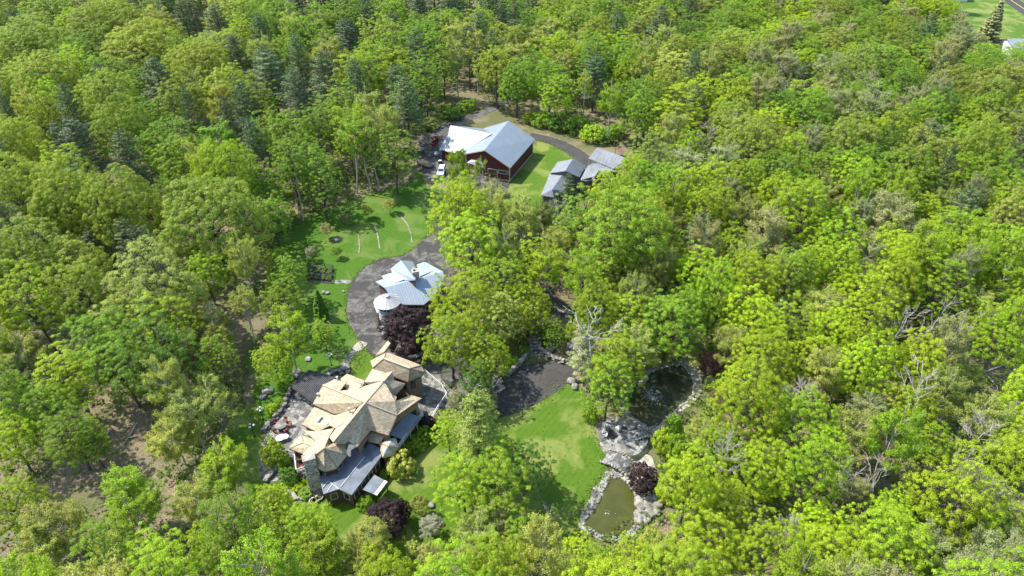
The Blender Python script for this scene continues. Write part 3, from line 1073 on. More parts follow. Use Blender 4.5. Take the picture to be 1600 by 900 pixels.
# ================================================================== buildings
def mat_uv(name, kind, c, c2=None, rough=0.6, metal=0.0, scale=1.0, dirt=0.3):
    """roofing and siding laid out in metres along (u) and down (v) each face"""
    m, nt, b = newmat(name)
    uv = N(nt, 'ShaderNodeTexCoord').outputs['UV']
    p = geo_pos(nt)
    sx = N(nt, 'ShaderNodeSeparateXYZ'); nt.links.new(uv, sx.inputs[0])
    f = noise_tex(nt, p, 0.6, 6, 0.65)
    f2 = noise_tex(nt, p, 7.0, 4, 0.7)
    c2 = c2 or tuple(x * 0.7 for x in c)
    base = ramp(nt, f, [(0.3, c2), (0.7, c)])
    if kind == 'shingle':
        br = N(nt, 'ShaderNodeTexBrick')
        br.inputs['Scale'].default_value = 1.0
        br.inputs['Brick Width'].default_value = 0.45
        br.inputs['Row Height'].default_value = 0.24
        br.inputs['Mortar Size'].default_value = 0.018
        br.inputs['Color1'].default_value = (0.70, 0.70, 0.70, 1)
        br.inputs['Color2'].default_value = (1.2, 1.2, 1.2, 1)
        br.inputs['Mortar'].default_value = (0.5, 0.48, 0.45, 1)
        nt.links.new(uv, br.inputs['Vector'])
        base = mix(nt, 1.0, base, br.outputs['Color'], 'MULTIPLY')
        base = mix(nt, 0.55, base, mix(nt, 1.0, base, ramp(nt, f2, [(0.3, 0.7), (0.7, 1.25)]), 'MULTIPLY'))
        bump(nt, b, br.outputs['Fac'], 0.3, 0.02)
    elif kind == 'rib':
        w = mathn(nt, 'FRACT', mathn(nt, 'MULTIPLY', sx.outputs[0], 1.0 / scale))
        rib = ramp(nt, w, [(0.0, 1.0), (0.06, 1.0), (0.10, 0.0), (0.9, 0.0), (0.94, 1.0)])
        base = mix(nt, mathn(nt, 'MULTIPLY', rib, 0.6), base, tuple(min(1, x * 0.55) for x in c))
        # faint stains down the slope
        mp = N(nt, 'ShaderNodeMapping'); mp.inputs['Scale'].default_value = (2.5, 0.25, 1)
        nt.links.new(uv, mp.inputs[0])
        s = noise_tex(nt, mp.outputs[0], 1.0, 5, 0.7)
        base = mix(nt, dirt, base, mix(nt, 1.0, base, ramp(nt, s, [(0.3, 0.55), (0.65, 1.1)]), 'MULTIPLY'))
        bump(nt, b, rib, 0.6, 0.06)
    elif kind == 'board':
        w = mathn(nt, 'FRACT', mathn(nt, 'MULTIPLY', sx.outputs[0], 1.0 / scale))
        gap = ramp(nt, w, [(0.0, 1.0), (0.07, 0.0), (0.93, 0.0), (1.0, 1.0)])
        base = mix(nt, mathn(nt, 'MULTIPLY', gap, 0.75), base, tuple(x * 0.3 for x in c))
        bump(nt, b, gap, 0.5, 0.03)
    elif kind == 'plain':
        mp = N(nt, 'ShaderNodeMapping'); mp.inputs['Scale'].default_value = (0.5, 0.5, 1)
        nt.links.new(uv, mp.inputs[0])
        s = noise_tex(nt, mp.outputs[0], 1.0, 5, 0.7, 1.0)
        base = mix(nt, dirt, base, mix(nt, 1.0, base, ramp(nt, s, [(0.35, 0.6), (0.62, 1.25)]), 'MULTIPLY'))
    nt.links.new(base, b.inputs['Base Color'])
    b.inputs['Roughness'].default_value = rough
    b.inputs['Metallic'].default_value = metal
    return m


M['shingle'] = mat_uv('tan_shingle', 'shingle', (0.50, 0.405, 0.275), (0.445, 0.36, 0.245), 0.9)
M['metal_roof'] = mat_uv('pale_metal_roof', 'rib', (0.26, 0.31, 0.35), (0.23, 0.275, 0.31), 0.45, 0.15, 0.6, 0.4)
M['house_roof'] = mat_uv('blue_white_metal_roof', 'rib', (0.36, 0.42, 0.48), (0.32, 0.375, 0.43), 0.45, 0.1, 0.5, 0.35)
M['metal_grey'] = mat_uv('grey_metal_roof', 'rib', (0.20, 0.225, 0.25), (0.14, 0.16, 0.18), 0.5, 0.2, 0.5, 0.6)
M['old_metal'] = mat_uv('weathered_roof', 'rib', (0.27, 0.295, 0.325), (0.17, 0.185, 0.205), 0.6, 0.1, 0.6, 0.8)
M['flat_roof'] = mat_uv('grey_sheet_roof', 'plain', (0.15, 0.175, 0.205), (0.10, 0.118, 0.14), 0.5, 0.0, 1.0, 0.7)
M['red_board'] = mat_uv('red_boards', 'board', (0.115, 0.022, 0.018), (0.08, 0.017, 0.015), 0.75, 0, 0.6)
M['brown_board'] = mat_uv('brown_boards', 'board', (0.115, 0.058, 0.038), (0.075, 0.04, 0.027), 0.8, 0, 0.35)
M['grey_board'] = mat_uv('grey_boards', 'board', (0.17, 0.15, 0.135), (0.11, 0.10, 0.09), 0.85, 0, 0.3)
M['tan_wall'] = mat_uv('tan_wall', 'board', (0.30, 0.22, 0.14), (0.22, 0.16, 0.10), 0.85, 0, 0.4)
M['pergola'] = simple_mat('dark_slats', (0.045, 0.045, 0.05), 0.7, var=0.5, scale=0.8)
M['chimney_stone'] = mat_flag('chimney_stone', 3.2, (0.24, 0.20, 0.16), (0.62, 0.56, 0.47), (0.42, 0.38, 0.33), 0.05)
M['glass'] = simple_mat('window_glass', (0.03, 0.035, 0.04), 0.08, var=0.1, spec=0.8)
M['skylight'] = simple_mat('skylight_glass', (0.42, 0.52, 0.60), 0.12, var=0.1, spec=0.8)
M['trim_brown'] = simple_mat('brown_trim', (0.06, 0.035, 0.025), 0.7)
M['trim_tan'] = simple_mat('tan_trim', (0.5, 0.42, 0.32), 0.7)
M['dark_grey'] = simple_mat('dark_grey_metal', (0.09, 0.09, 0.095), 0.5)
M['steel'] = simple_mat('steel', (0.45, 0.46, 0.47), 0.4, metal=0.5)


class MB:
    """collects faces with metre UVs, builds one mesh object"""

    def __init__(s): s.v, s.f, s.uv = [], [], []

    def face(s, pts):
        pts = [Vector(p) for p in pts]
        n = Vector((0, 0, 0))
        for i in range(len(pts)):
            a, b_ = pts[i], pts[(i + 1) % len(pts)]
            n += Vector(((a.y - b_.y) * (a.z + b_.z), (a.z - b_.z) * (a.x + b_.x), (a.x - b_.x) * (a.y + b_.y)))
        n = n.normalized() if n.length > 1e-9 else Vector((0, 0, 1))
        down = Vector((0, 0, -1)) - n * (-n.z)
        if down.length < 0.02: down = Vector((0.8, -0.6, 0))
        down.normalize()
        u = down.cross(n)
        b0 = len(s.v)
        s.v += [tuple(p) for p in pts]
        s.f.append(tuple(range(b0, b0 + len(pts))))
        s.uv += [(p.dot(u), -p.dot(down)) for p in pts]

    def plate(s, pts, t=0.22):
        """a roof slab: top face as given (made to face up), thickness straight down"""
        pts = [Vector(p) for p in pts]
        n = Vector((0, 0, 0))
        for i in range(len(pts)):
            a, b_ = pts[i], pts[(i + 1) % len(pts)]
            n += a.cross(b_)
        ar = sum((pts[i].x * pts[(i + 1) % len(pts)].y - pts[(i + 1) % len(pts)].x * pts[i].y) for i in range(len(pts)))
        if ar < 0: pts = pts[::-1]
        low = [p - Vector((0, 0, t)) for p in pts]
        if len(pts) == 3: s.face(pts)
        else: s.face(pts)
        s.face(low[::-1])
        for i in range(len(pts)):
            j = (i + 1) % len(pts)
            s.face([pts[i], low[i], low[j], pts[j]])

    def box(s, c, sx, sy, sz, rz=0.0):
        """box standing on c"""
        ca, sa = math.cos(rz), math.sin(rz)
        q = []
        for z in (0, sz):
            for x, y in ((-1, -1), (1, -1), (1, 1), (-1, 1)):
                X, Y = x * sx / 2, y * sy / 2
                q.append(Vector((c[0] + X * ca - Y * sa, c[1] + X * sa + Y * ca, c[2] + z)))
        for f in ((3, 2, 1, 0), (4, 5, 6, 7), (0, 1, 5, 4), (1, 2, 6, 5), (2, 3, 7, 6), (3, 0, 4, 7)):
            s.face([q[i] for i in f])

    def bar(s, a, b_, w, h=None):
        a, b_ = Vector(a), Vector(b_)
        h = h or w
        d = (b_ - a).normalized()
        up = Vector((0, 0, 1)) if abs(d.z) < 0.9 else Vector((1, 0, 0))
        x = d.cross(up).normalized() * w / 2
        y = x.cross(d).normalized() * h / 2
        q = [a - x - y, a + x - y, a + x + y, a - x + y, b_ - x - y, b_ + x - y, b_ + x + y, b_ - x + y]
        for f in ((3, 2, 1, 0), (4, 5, 6, 7), (0, 1, 5, 4), (1, 2, 6, 5), (2, 3, 7, 6), (3, 0, 4, 7)):
            s.face([q[i] for i in f][::-1])

    def cyl(s, c, r, h, n=16, r2=None, z0=0.0, cap=True):
        r2 = r if r2 is None else r2
        lo = [Vector((c[0] + r * math.cos(i * 6.28318 / n), c[1] + r * math.sin(i * 6.28318 / n), c[2] + z0)) for i in range(n)]
        hi = [Vector((c[0] + r2 * math.cos(i * 6.28318 / n), c[1] + r2 * math.sin(i * 6.28318 / n), c[2] + z0 + h)) for i in range(n)]
        for i in range(n):
            j = (i + 1) % n
            if r2 > 0.001: s.face([lo[i], lo[j], hi[j], hi[i]])
            else: s.face([lo[i], lo[j], hi[i]])
        if cap:
            s.face(lo[::-1])
            if r2 > 0.001: s.face(hi)

    def build(s, name, mat, parent=None, smooth=False):
        me = bpy.data.meshes.new(name)
        me.from_pydata(s.v, [], s.f)
        me.materials.append(mat)
        ul = me.uv_layers.new(name='UVMap')
        ul.data.foreach_set('uv', [c for q in s.uv for c in q])
        me.update()
        o = bpy.data.objects.new(name, me)
        COL.objects.link(o)
        if parent is not None:
            o.parent = parent
            o.matrix_parent_inverse = Vector_inv(parent)
        return o


def Vector_inv(parent):
    from mathutils import Matrix, Euler
    m = Matrix.LocRotScale(parent.location, parent.rotation_euler, parent.scale)
    return m.inverted()


def P3(Z, *pts):
    """zoom coordinates with heights -> places. Z = (origin x, origin y, scale)"""
    return [at(Z[0] + x / Z[2], Z[1] + y / Z[2], z) for x, y, z in pts]


def skirt(mb, loop, z0=0.0, inset=0.4, drop=0.22):
    c = sum(loop, Vector((0, 0, 0))) / len(loop)
    q = []
    for p in loop:
        d = Vector((c.x - p.x, c.y - p.y, 0))
        L = d.length
        q.append(Vector((p.x, p.y, p.z - drop)) + d / max(L, .01) * min(inset, L * 0.3))
    ar = sum((q[i].x * q[(i + 1) % len(q)].y - q[(i + 1) % len(q)].x * q[i].y) for i in range(len(q)))
    if ar < 0: q = q[::-1]
    for i in range(len(q)):
        a, b_ = q[i], q[(i + 1) % len(q)]
        if (a - b_).length < 0.05: continue
        mb.face([(a.x, a.y, z0), (b_.x, b_.y, z0), b_, a])
    return q


def window(parent, a, b_, t, z, w, h, frame='trim_brown', name='window', pane='glass', proud=0.05):
    """a framed pane on the wall that runs from a to b_ (outer face left of travel reversed)"""
    a, b_ = Vector(a), Vector(b_)
    d = Vector((b_.x - a.x, b_.y - a.y, 0)); L = d.length; d /= L
    n = Vector((d.y, -d.x, 0))
    c = Vector((a.x, a.y, 0)) + d * L * t
    def slab(mb, w_, h_, o0, o1, zc):
        p = [c + d * (-w_ / 2) + n * o0, c + d * (w_ / 2) + n * o0, c + d * (w_ / 2) + n * o1, c + d * (-w_ / 2) + n * o1]
        lo = [Vector((q.x, q.y, zc - h_ / 2)) for q in p]; hi = [Vector((q.x, q.y, zc + h_ / 2)) for q in p]
        mb.face(lo[::-1]); mb.face(hi)
        for i in range(4):
            j = (i + 1) % 4
            mb.face([lo[i], lo[j], hi[j], hi[i]][::-1])
    zc = z + h / 2
    mb = MB(); slab(mb, w + 0.24, h + 0.24, -0.05, proud, zc)
    fr = mb.build(name, M[frame], parent)
    mb = MB(); slab(mb, w, h, proud - 0.02, proud + 0.012, zc)
    pn = mb.build('pane', M[pane], fr)
    pn.parent = fr; pn.matrix_parent_inverse = (fr.matrix_parent_inverse).inverted() if False else fr.matrix_basis.inverted()
    from mathutils import Matrix
    pn.matrix_parent_inverse = (Matrix.LocRotScale(parent.location, parent.rotation_euler, parent.scale) @ fr.matrix_parent_inverse @ fr.matrix_basis).inverted()
    return fr


# ------------------------------------------------------------------ the mansion
ZA, ZB, ZC, ZD = (440, 580, 7.5), (560, 520, 7.5), (440, 680, 7.5), (560, 620, 7.5)
man = empty('mansion', at(560, 690), 0, 'sprawling mansion with tan shingled star-shaped roofs and a tall stone chimney', 'mansion')
Cc = (980, 365, 10.5)
rf = MB()


def RP(Z, *pts, t=0.22):
    q = P3(Z, *pts)
    rf.plate(q, t)
    return q


Cp = P3(ZA, Cc)[0]
A1 = P3(ZA, (485, 160, 8.6))[0]
A2 = P3(ZA, (365, 385, 6.0))[0]
A3 = P3(ZA, (620, 500, 6.0))[0]
A3b = P3(ZA, (715, 490, 6.8))[0]
rf.plate([A1, A2, A3, A3b, Cp])
B1 = P3(ZA, (622, 92, 7.0))[0]
B2 = P3(ZA, (764, 122, 7.4))[0]
B3 = P3(ZA, (680, 230, 8.9))[0]
rf.plate([A1, B3, B2, B1])
D1 = P3(ZA, (940, 195, 9.0))[0]
D0 = P3(ZA, (800, 232, 8.4))[0]
rf.plate([B3, Cp, D1, D0])
E1 = P3(ZA, (690, 88, 6.2))[0]; E2 = P3(ZA, (766, 30, 5.8))[0]; E3 = P3(ZA, (972, 112, 6.0))[0]
rf.plate([E1, E2, E3, P3(ZA, (945, 180, 8.0))[0], P3(ZA, (800, 228, 7.2))[0], P3(ZA, (740, 190, 6.9))[0]])
# lower left block with the skylights
F1 = P3(ZA, (395, 400, 5.6))[0]; F2 = P3(ZA, (240, 622, 4.0))[0]; F3 = P3(ZA, (412, 712, 4.0))[0]; F4 = P3(ZA, (560, 640, 5.2))[0]; F5 = P3(ZA, (640, 510, 5.8))[0]
rf.plate([F1, F2, F3, F4, F5])
# ridge to the near left, its two slopes
G1 = P3(ZA, (600, 828, 8.6))[0]; G2 = P3(ZA, (560, 770, 8.0))[0]
rf.plate([Cp, P3(ZA, (900, 420, 9.0))[0], P3(ZA, (780, 590, 7.6))[0], P3(ZA, (640, 665, 7.0))[0], G2, G1])
rf.plate([P3(ZA, (880, 418, 8.8))[0], A3b, P3(ZA, (580, 530, 6.6))[0], P3(ZA, (545, 620, 6.2))[0], P3(ZA, (625, 665, 6.4))[0], P3(ZA, (780, 588, 7.4))[0]])
G3 = P3(ZA, (742, 842, 7.2))[0]; G4 = P3(ZA, (772, 808, 7.4))[0]; G5 = P3(ZA, (885, 885, 6.4))[0]; G6 = P3(ZA, (1045, 690, 6.4))[0]
rf.plate([Cp, G1, G3, G4, G5, G6])
# right hand slopes
H2 = P3(ZD, (350, 452, 6.2))[0]; H3 = P3(ZD, (455, 215, 7.2))[0]; H4 = P3(ZD, (740, 15, 6.8))[0]; H5 = P3(ZD, (430, 52, 8.6))[0]
rf.plate([Cp, G6, H2, H3])
rf.plate([Cp, H3, H4, P3(ZD, (620, -20, 7.4))[0], H5])
# far ridge with its dormers
I1 = P3(ZB, (300, 560, 9.2))[0]; I2 = P3(ZB, (395, 450, 8.2))[0]
rf.plate([Cp, H5, P3(ZB, (450, 750, 7.4))[0], P3(ZB, (345, 680, 8.0))[0], I1])
rf.plate([Cp, I1, P3(ZB, (160, 612, 7.4))[0], P3(ZB, (45, 630, 7.6))[0], D1])
rf.plate([I1, P3(ZB, (325, 690, 7.6))[0], P3(ZB, (440, 722, 6.4))[0], P3(ZB, (550, 592, 7.6))[0], P3(ZB, (400, 552, 8.7))[0]])
rf.plate([I1, I2, P3(ZB, (425, 555, 7.2))[0]])
rf.plate([I1, P3(ZB, (150, 605, 6.2))[0], P3(ZB, (68, 582, 5.6))[0], P3(ZB, (165, 420, 5.6))[0], P3(ZB, (310, 475, 7.0))[0], I2])
# the far hipped hall
J = [P3(ZB, q)[0] for q in [(140, 330, 5.6), (322, 220, 5.6), (740, 380, 5.6), (770, 460, 5.6), (735, 510, 5.4), (585, 575, 5.2), (420, 510, 5.4), (300, 470, 5.4), (168, 410, 5.4)]]
JA = P3(ZB, (298, 300, 8.2))[0]; JB = P3(ZB, (605, 415, 8.2))[0]
rf.plate([JA, J[1], J[2], JB]); rf.plate([J[2], J[3], JB]); rf.plate([J[3], J[4], J[5], JB]); rf.plate([JB, J[5], J[6], J[7], J[8], JA]); rf.plate([J[8], J[0], J[1], JA])
rf.plate(P3(ZB, (205, 262, 6.2), (345, 90, 6.2), (375, 120, 6.2), (300, 225, 6.3)), 0.5)
# octagon hall and the small hip beside it
OA = P3(ZC, (495, 155, 8.6))[0]
OO = [P3(ZC, q)[0] for q in [(390, 75, 6.6), (570, 92, 6.6), (745, 100, 5.9), (770, 230, 5.6), (650, 385, 5.4), (510, 430, 5.4), (395, 372, 5.4), (262, 330, 5.6), (250, 215, 6.0)]]
for i in range(len(OO)):
    rf.plate([OA, OO[i], OO[(i + 1) % len(OO)]])
KA = P3(ZC, (255, 85, 6.3))[0]; KB = P3(ZC, (395, 135, 6.8))[0]
K = [P3(ZC, q)[0] for q in [(90, 155, 4.9), (225, -5, 4.9), (400, 55, 5.6), (250, 215, 5.2)]]
rf.plate([K[0], K[3], KB, KA]); rf.plate([KA, KB, K[2], K[1]]); rf.plate([KA, K[1], K[0]])
rf.plate([P3(ZC, (250, -60, 5.8))[0], P3(ZC, (400, 60, 6.2))[0], OO[0], OA, OO[1], P3(ZC, (555, 20, 7.2))[0], P3(ZC, (500, -30, 6.6))[0]])
rf.plate(P3(ZA, (412, 712, 4.3), (250, 735, 4.6), (400, 790, 5.6), (545, 780, 6.6), (620, 665, 6.2)), 0.2)
# connector and turret
TU = [P3(ZD, q)[0] for q in [(250, 540, 4.2), (335, 497, 4.4), (440, 480, 4.2), (470, 590, 3.9), (410, 680, 3.9), (285, 710, 3.9), (255, 620, 4.0)]]
TA = P3(ZD, (350, 580, 5.6))[0]
for i in range(len(TU)): rf.plate([TA, TU[i], TU[(i + 1) % len(TU)]], 0.18)
CN = P3(ZD, (160, 388, 5.2), (305, 450, 5.2), (250, 548, 4.2), (118, 520, 4.2))
rf.plate(CN)
rf.build('roof', M['shingle'], man)
M['ridge'] = simple_mat('ridge_caps', (0.40, 0.32, 0.22), 0.85, var=0.25)
M['hip'] = simple_mat('hip_caps', (0.24, 0.19, 0.135), 0.85, var=0.25)
rc = MB()
for a, b_ in ((Cp, A1), (Cp, G1), (Cp, I1), (I1, I2), (Cp, H3), (Cp, G6), (KA, KB), (JA, JB), (OA, OO[1]), (Cp, D1)):
    rc = MB(); rc.bar(a + Vector((0, 0, .03)), b_ + Vector((0, 0, .03)), 0.3, 0.09)
    rc.build('ridge_cap', M['ridge'], man)
for a, b_ in ((JB, J[2]), (JB, J[5]), (JB, J[3]), (JA, J[1]), (JA, J[8]), (OA, OO[3]), (OA, OO[5]), (OA, OO[7]), (OA, OO[4]), (KA, K[0]), (KA, K[1]), (TA, TU[0]), (TA, TU[3])):
    rc = MB(); rc.bar(a + Vector((0, 0, .02)), b_ + Vector((0, 0, .02)), 0.16, 0.07)
    rc.build('hip_cap', M['hip'], man)
for a, b_ in ((A2, A3), (G5, G6), (F2, F3), (G6, H2), (H2, H3), (H3, H4), (J[4], J[5]), (J[3], J[4]), (OO[3], OO[4]), (OO[4], OO[5]), (OO[5], OO[6]), (K[0], K[3])):
    gt_ = MB(); gt_.bar(a - Vector((0, 0, .12)), b_ - Vector((0, 0, .12)), 0.16, 0.16)
    gt_.build('gutter', M['trim_brown'], man)

gr = MB()
GR = P3(ZC, (445, 510, 3.6), (490, 690, 3.5), (670, 630, 3.6), (820, 700, 3.4)) + P3(ZD, (275, 690, 3.5), (262, 605, 3.6), (110, 528, 3.7)) + P3(ZC, (860, 150, 3.7), (720, 220, 3.7), (560, 330, 3.7))
gr.plate(GR, 0.25)
gr.plate(P3(ZC, (700, 60, 3.2), (900, 60, 3.2), (900, 260, 3.2), (700, 300, 3.2)), 0.1)
SH = P3(ZD, (570, 188, 4.9), (728, 232, 3.8), (520, 500, 3.5), (362, 440, 4.6))
gr.plate(SH, 0.12)
gr.build('grey_roof', M['flat_roof'], man)
sm = MB()
for (p0, p1) in [((555, 540, 3.66), (670, 630, 3.66)), ((480, 615, 3.66), (545, 540, 3.66)), ((690, 605, 3.66), (975, 250, 3.7)), ((535, 660, 3.6), (590, 580, 3.66))]:
    a, b_ = P3(ZC, p0, p1); sm.bar(a, b_, 0.12, 0.08)
sm.build('roof_seam', simple_mat('seam', (0.4, 0.43, 0.46), 0.5), man)
aw = MB(); AW = [at(585, 741.7, 2.9), at(603.3, 751.7, 2.7), at(586.7, 773.3, 2.4), at(566.7, 765, 2.7)]
aw.plate(AW, 0.1)
awo = aw.build('awning', M['flat_roof'], man)
for q in (AW[1], AW[2]):
    aw = MB(); aw.box((q.x, q.y, 0), 0.12, 0.12, q.z - 0.1); aw.build('awning_post', M['trim_brown'], man)
aw = MB(); aw.bar(AW[1] + Vector((0, 0, .03)), AW[2] + Vector((0, 0, .03)), 0.55, 0.05); aw.build('awning_edge', M['white'], man)

# walls
wl = MB()
W1 = skirt(wl, [A1, A2, A3, A3b, G5, G6, H2, H3, H4, P3(ZB, (650, 720, 5.4))[0], P3(ZB, (420, 510, 5.2))[0], I2, P3(ZB, (165, 420, 5.4))[0], P3(ZB, (68, 582, 5.4))[0], E3, E2, E1, B1], 0, 0.7)
W2 = skirt(wl, [F1, F2, F3, F4, F5], 0, 0.5)
W3 = skirt(wl, J, 0, 0.6)
wl.build('tan_wall', M['tan_wall'], man)
wl = MB()
W4 = skirt(wl, OO, 0, 0.6)
W5 = skirt(wl, K, 2.6, 0.6)
W6 = skirt(wl, GR[:7] + [GR[7], GR[9]], 0, 0.35, 0.25)
W7 = skirt(wl, TU, 0, 0.35, 0.18)
W8 = skirt(wl, CN, 0, 0.3)
wl.build('brown_wall', M['brown_board'], man)


def wall_windows(loop, spec, parent, **k):
    for (i, t, z, w, h) in spec:
        a, b_ = loop[i % len(loop)], loop[(i + 1) % len(loop)]
        window(parent, a, b_, t, z, w, h, **k)


def facing(loop):
    """indices of wall runs that face the south side"""
    out = []
    for i in range(len(loop)):
        a, b_ = loop[i], loop[(i + 1) % len(loop)]
        d = Vector((b_.x - a.x, b_.y - a.y, 0))
        if d.length > 1.5:
            n = Vector((d.y, -d.x, 0)).normalized()
            if n.y < 0.3: out.append((i, d.length, n))
    return out


for lp, z, w, h in ((W1, 3.2, 1.0, 1.3), (W3, 2.9, 0.55, 1.3), (W4, 3.9, 0.9, 0.75), (W6, 1.4, 0.9, 1.2), (W7, 2.0, 0.8, 0.9), (W2, 1.8, 1.2, 1.2)):
    for i, L, n in facing(lp):
        m_ = max(1, int(L / (w * 2.1)))
        m_ = min(m_, 7)
        for k in range(m_):
            window(man, lp[i], lp[(i + 1) % len(lp)], (k + 0.5) / m_, z, w, h, 'trim_tan' if lp in (W6, W4) else 'trim_brown')
# skylights
for (c, l, Zz, hz) in (((435, 555), 0, ZA, 5.2), ((535, 600), 0, ZA, 5.25)):
    q = P3(Zz, (c[0] - 38, c[1] + 22, hz - 0.15), (c[0] - 8, c[1] + 40, hz - 0.2), (c[0] + 38, c[1] - 22, hz + 0.25), (c[0] + 8, c[1] - 40, hz + 0.3))
    mb = MB(); mb.plate([p + Vector((0, 0, 0.15)) for p in q], 0.3)
    mb.build('skylight', M['skylight'], man)
for i in (1, 2, 4, 5):
    a, b_ = TU[i], TU[(i + 1) % len(TU)]
    q = [TA.lerp((a + b_) / 2, 0.15), TA.lerp(a.lerp(b_, 0.15), 0.78), TA.lerp(a.lerp(b_, 0.85), 0.78)]
    mb = MB(); mb.plate([p + Vector((0, 0, 0.1)) for p in q], 0.09)
    mb.build('skylight', M['skylight'], man)
# tall stone chimney, roof chimney, vents
base = at(496, 766, 0)
mb = MB()
ang = math.atan2((GR[2] - GR[1]).y, (GR[2] - GR[1]).x)
n0 = 8
for i in range(n0):
    k = 1 - 0.22 * i / n0
    mb.box((base.x - 0.1, base.y + 0.2, 7.6 * i / n0 - (0.2 if i == 0 else 0)), 2.2 * k, 1.6 * k, 7.6 / n0 + (0.2 if i == 0 else 0), ang)
ch = mb.build('chimney', M['chimney_stone'], man)
mb = MB(); mb.box((base.x - 0.1, base.y + 0.2, 7.6), 1.95, 1.4, 0.2, ang)
cp = mb.build('cap', M['stone_light'], ch)
from mathutils import Matrix
cp.matrix_parent_inverse = (Matrix.LocRotScale(man.location, man.rotation_euler, man.scale) @ ch.matrix_parent_inverse).inverted()
q = P3(ZD, (60, 225, 8.2))[0]
mb = MB(); mb.box((q.x, q.y, 7.0), 1.1, 0.9, 2.4, 0.6); mb.box((q.x, q.y, 9.4), 0.7, 0.5, 0.3, 0.6)
mb.build('chimney', M['chimney_stone'], man)
for (x, y, Zz, hz) in ((432, 300, ZA, 7.0), (655, 105, ZA, 7.2), (945, 170, ZA, 8.8), (290, 355, ZD, 6.4), (120, 130, ZD, 9.0), (160, 165, ZD, 8.4), (795, 470, ZA, 8.2), (295, 595, ZB, 8.9)):
    q = P3(Zz, (x, y, hz))[0]
    mb = MB(); mb.cyl((q.x, q.y, hz - 0.5), 0.13, 1.2, 8); mb.cyl((q.x, q.y, hz + 0.7), 0.22, 0.1, 8)
    mb.build('vent_pipe', M['steel'], man)
# long balcony on the pond side with pale rails
BL = [at(661, 649, 2.6), at(620, 706, 2.6), at(612, 700, 2.6), at(652, 642, 2.6)]
mb = MB(); mb.plate(BL, 0.2); mb.build('balcony_floor', M['grey_board'], man)
mb = MB()
for z in (2.85, 3.2, 3.6): mb.bar(Vector((BL[0].x, BL[0].y, z)), Vector((BL[1].x, BL[1].y, z)), 0.09); mb.bar(Vector((BL[0].x, BL[0].y, z)), Vector((BL[3].x, BL[3].y, z)), 0.09)
for i in range(9):
    q = BL[0].lerp(BL[1], i / 8); mb.box((q.x, q.y, 0 if i % 2 == 0 else 2.6), 0.12, 0.12, 3.65 if i % 2 == 0 else 1.05)
mb.build('railing', M['white'], man)
# small deck on stilts beside the chimney
DK = [at(460, 703, 3.0), at(464, 740, 3.0), at(482, 734, 3.0), at(478, 706, 3.0)]
mb = MB(); mb.plate(DK, 0.2)
for q in DK: mb.box((q.x, q.y, 0), 0.2, 0.2, 2.8)
mb.build('deck', M['trim_brown'], man)
mb = MB()
for z in (3.5, 4.0):
    for a, b_ in ((DK[0], DK[1]), (DK[1], DK[2])): mb.bar(Vector((a.x, a.y, z)), Vector((b_.x, b_.y, z)), 0.1)
for a, b_ in ((DK[0], DK[1]), (DK[1], DK[2])):
    for i in range(5):
        q = a.lerp(b_, i / 4); mb.box((q.x, q.y, 3.0), 0.09, 0.09, 1.0)
mb.build('railing', M['white'], man)

# pergola
PG = [at(455, 604.5, 2.9), at(484, 579, 2.9), at(523, 591, 2.9), at(489, 629, 2.9)]
pg = empty('pergola', (sum((q.x for q in PG)) / 4, sum((q.y for q in PG)) / 4, 0), 0, 'dark slatted pergola at the far left side of the mansion', 'pergola')
mb = MB()
for i in range(17):
    a = PG[0].lerp(PG[3], i / 16); b_ = PG[1].lerp(PG[2], i / 16)
    mb.bar(a + Vector((0, 0, 0.16)), b_ + Vector((0, 0, 0.16)), 0.26, 0.10)
mb.build('slats', M['pergola'], pg)
mb = MB()
for i in range(5):
    a = PG[0].lerp(PG[1], i / 4); b_ = PG[3].lerp(PG[2], i / 4)
    mb.bar(a, b_, 0.18, 0.2)
mb.build('beams', M['pergola'], pg)
for q in PG:
    mb = MB(); mb.box((q.x, q.y, 0), 0.25, 0.25, 2.85); mb.build('post', M['pergola'], pg)

# ------------------------------------------------------------------ metal roofed house with its silo
ZG = (520, 360, 4.5)
hs = empty('house', at(645, 455), 0, 'house with pale blue-white ribbed metal roofs inside the loop drive', 'house')
mb = MB()
ra, rb = P3(ZG, (365, 402, 7.2), (775, 290, 7.2))
e1, e2, e3, e4 = P3(ZG, (425, 505, 4.4), (520, 505, 4.2), (640, 522, 4.0), (770, 400, 4.0))
def on_plane(Z, A, B, C_, *pts):
    n = (B - A).cross(C_ - A)
    out = []
    for x, y in pts:
        g = at(Z[0] + x / Z[2], Z[1] + y / Z[2], 0)
        c0_ = Vector((0, 0, CAM_H)); d = g - c0_
        out.append(c0_ + d * (n.dot(A - c0_) / n.dot(d)))
    return out


e1, e2, e4, e5 = on_plane(ZG, ra, rb, e3, (425, 490), (500, 522), (720, 455), (785, 330))
mb.plate([ra, e1, e2, e3, e4, e5, rb])
n1, n2 = P3(ZG, (300, 360, 4.6), (650, 222, 5.0))
mb.plate([ra, rb, P3(ZG, (650, 222, 5.4))[0], P3(ZG, (560, 330, 6.6))[0], P3(ZG, (345, 345, 5.0))[0], n1])
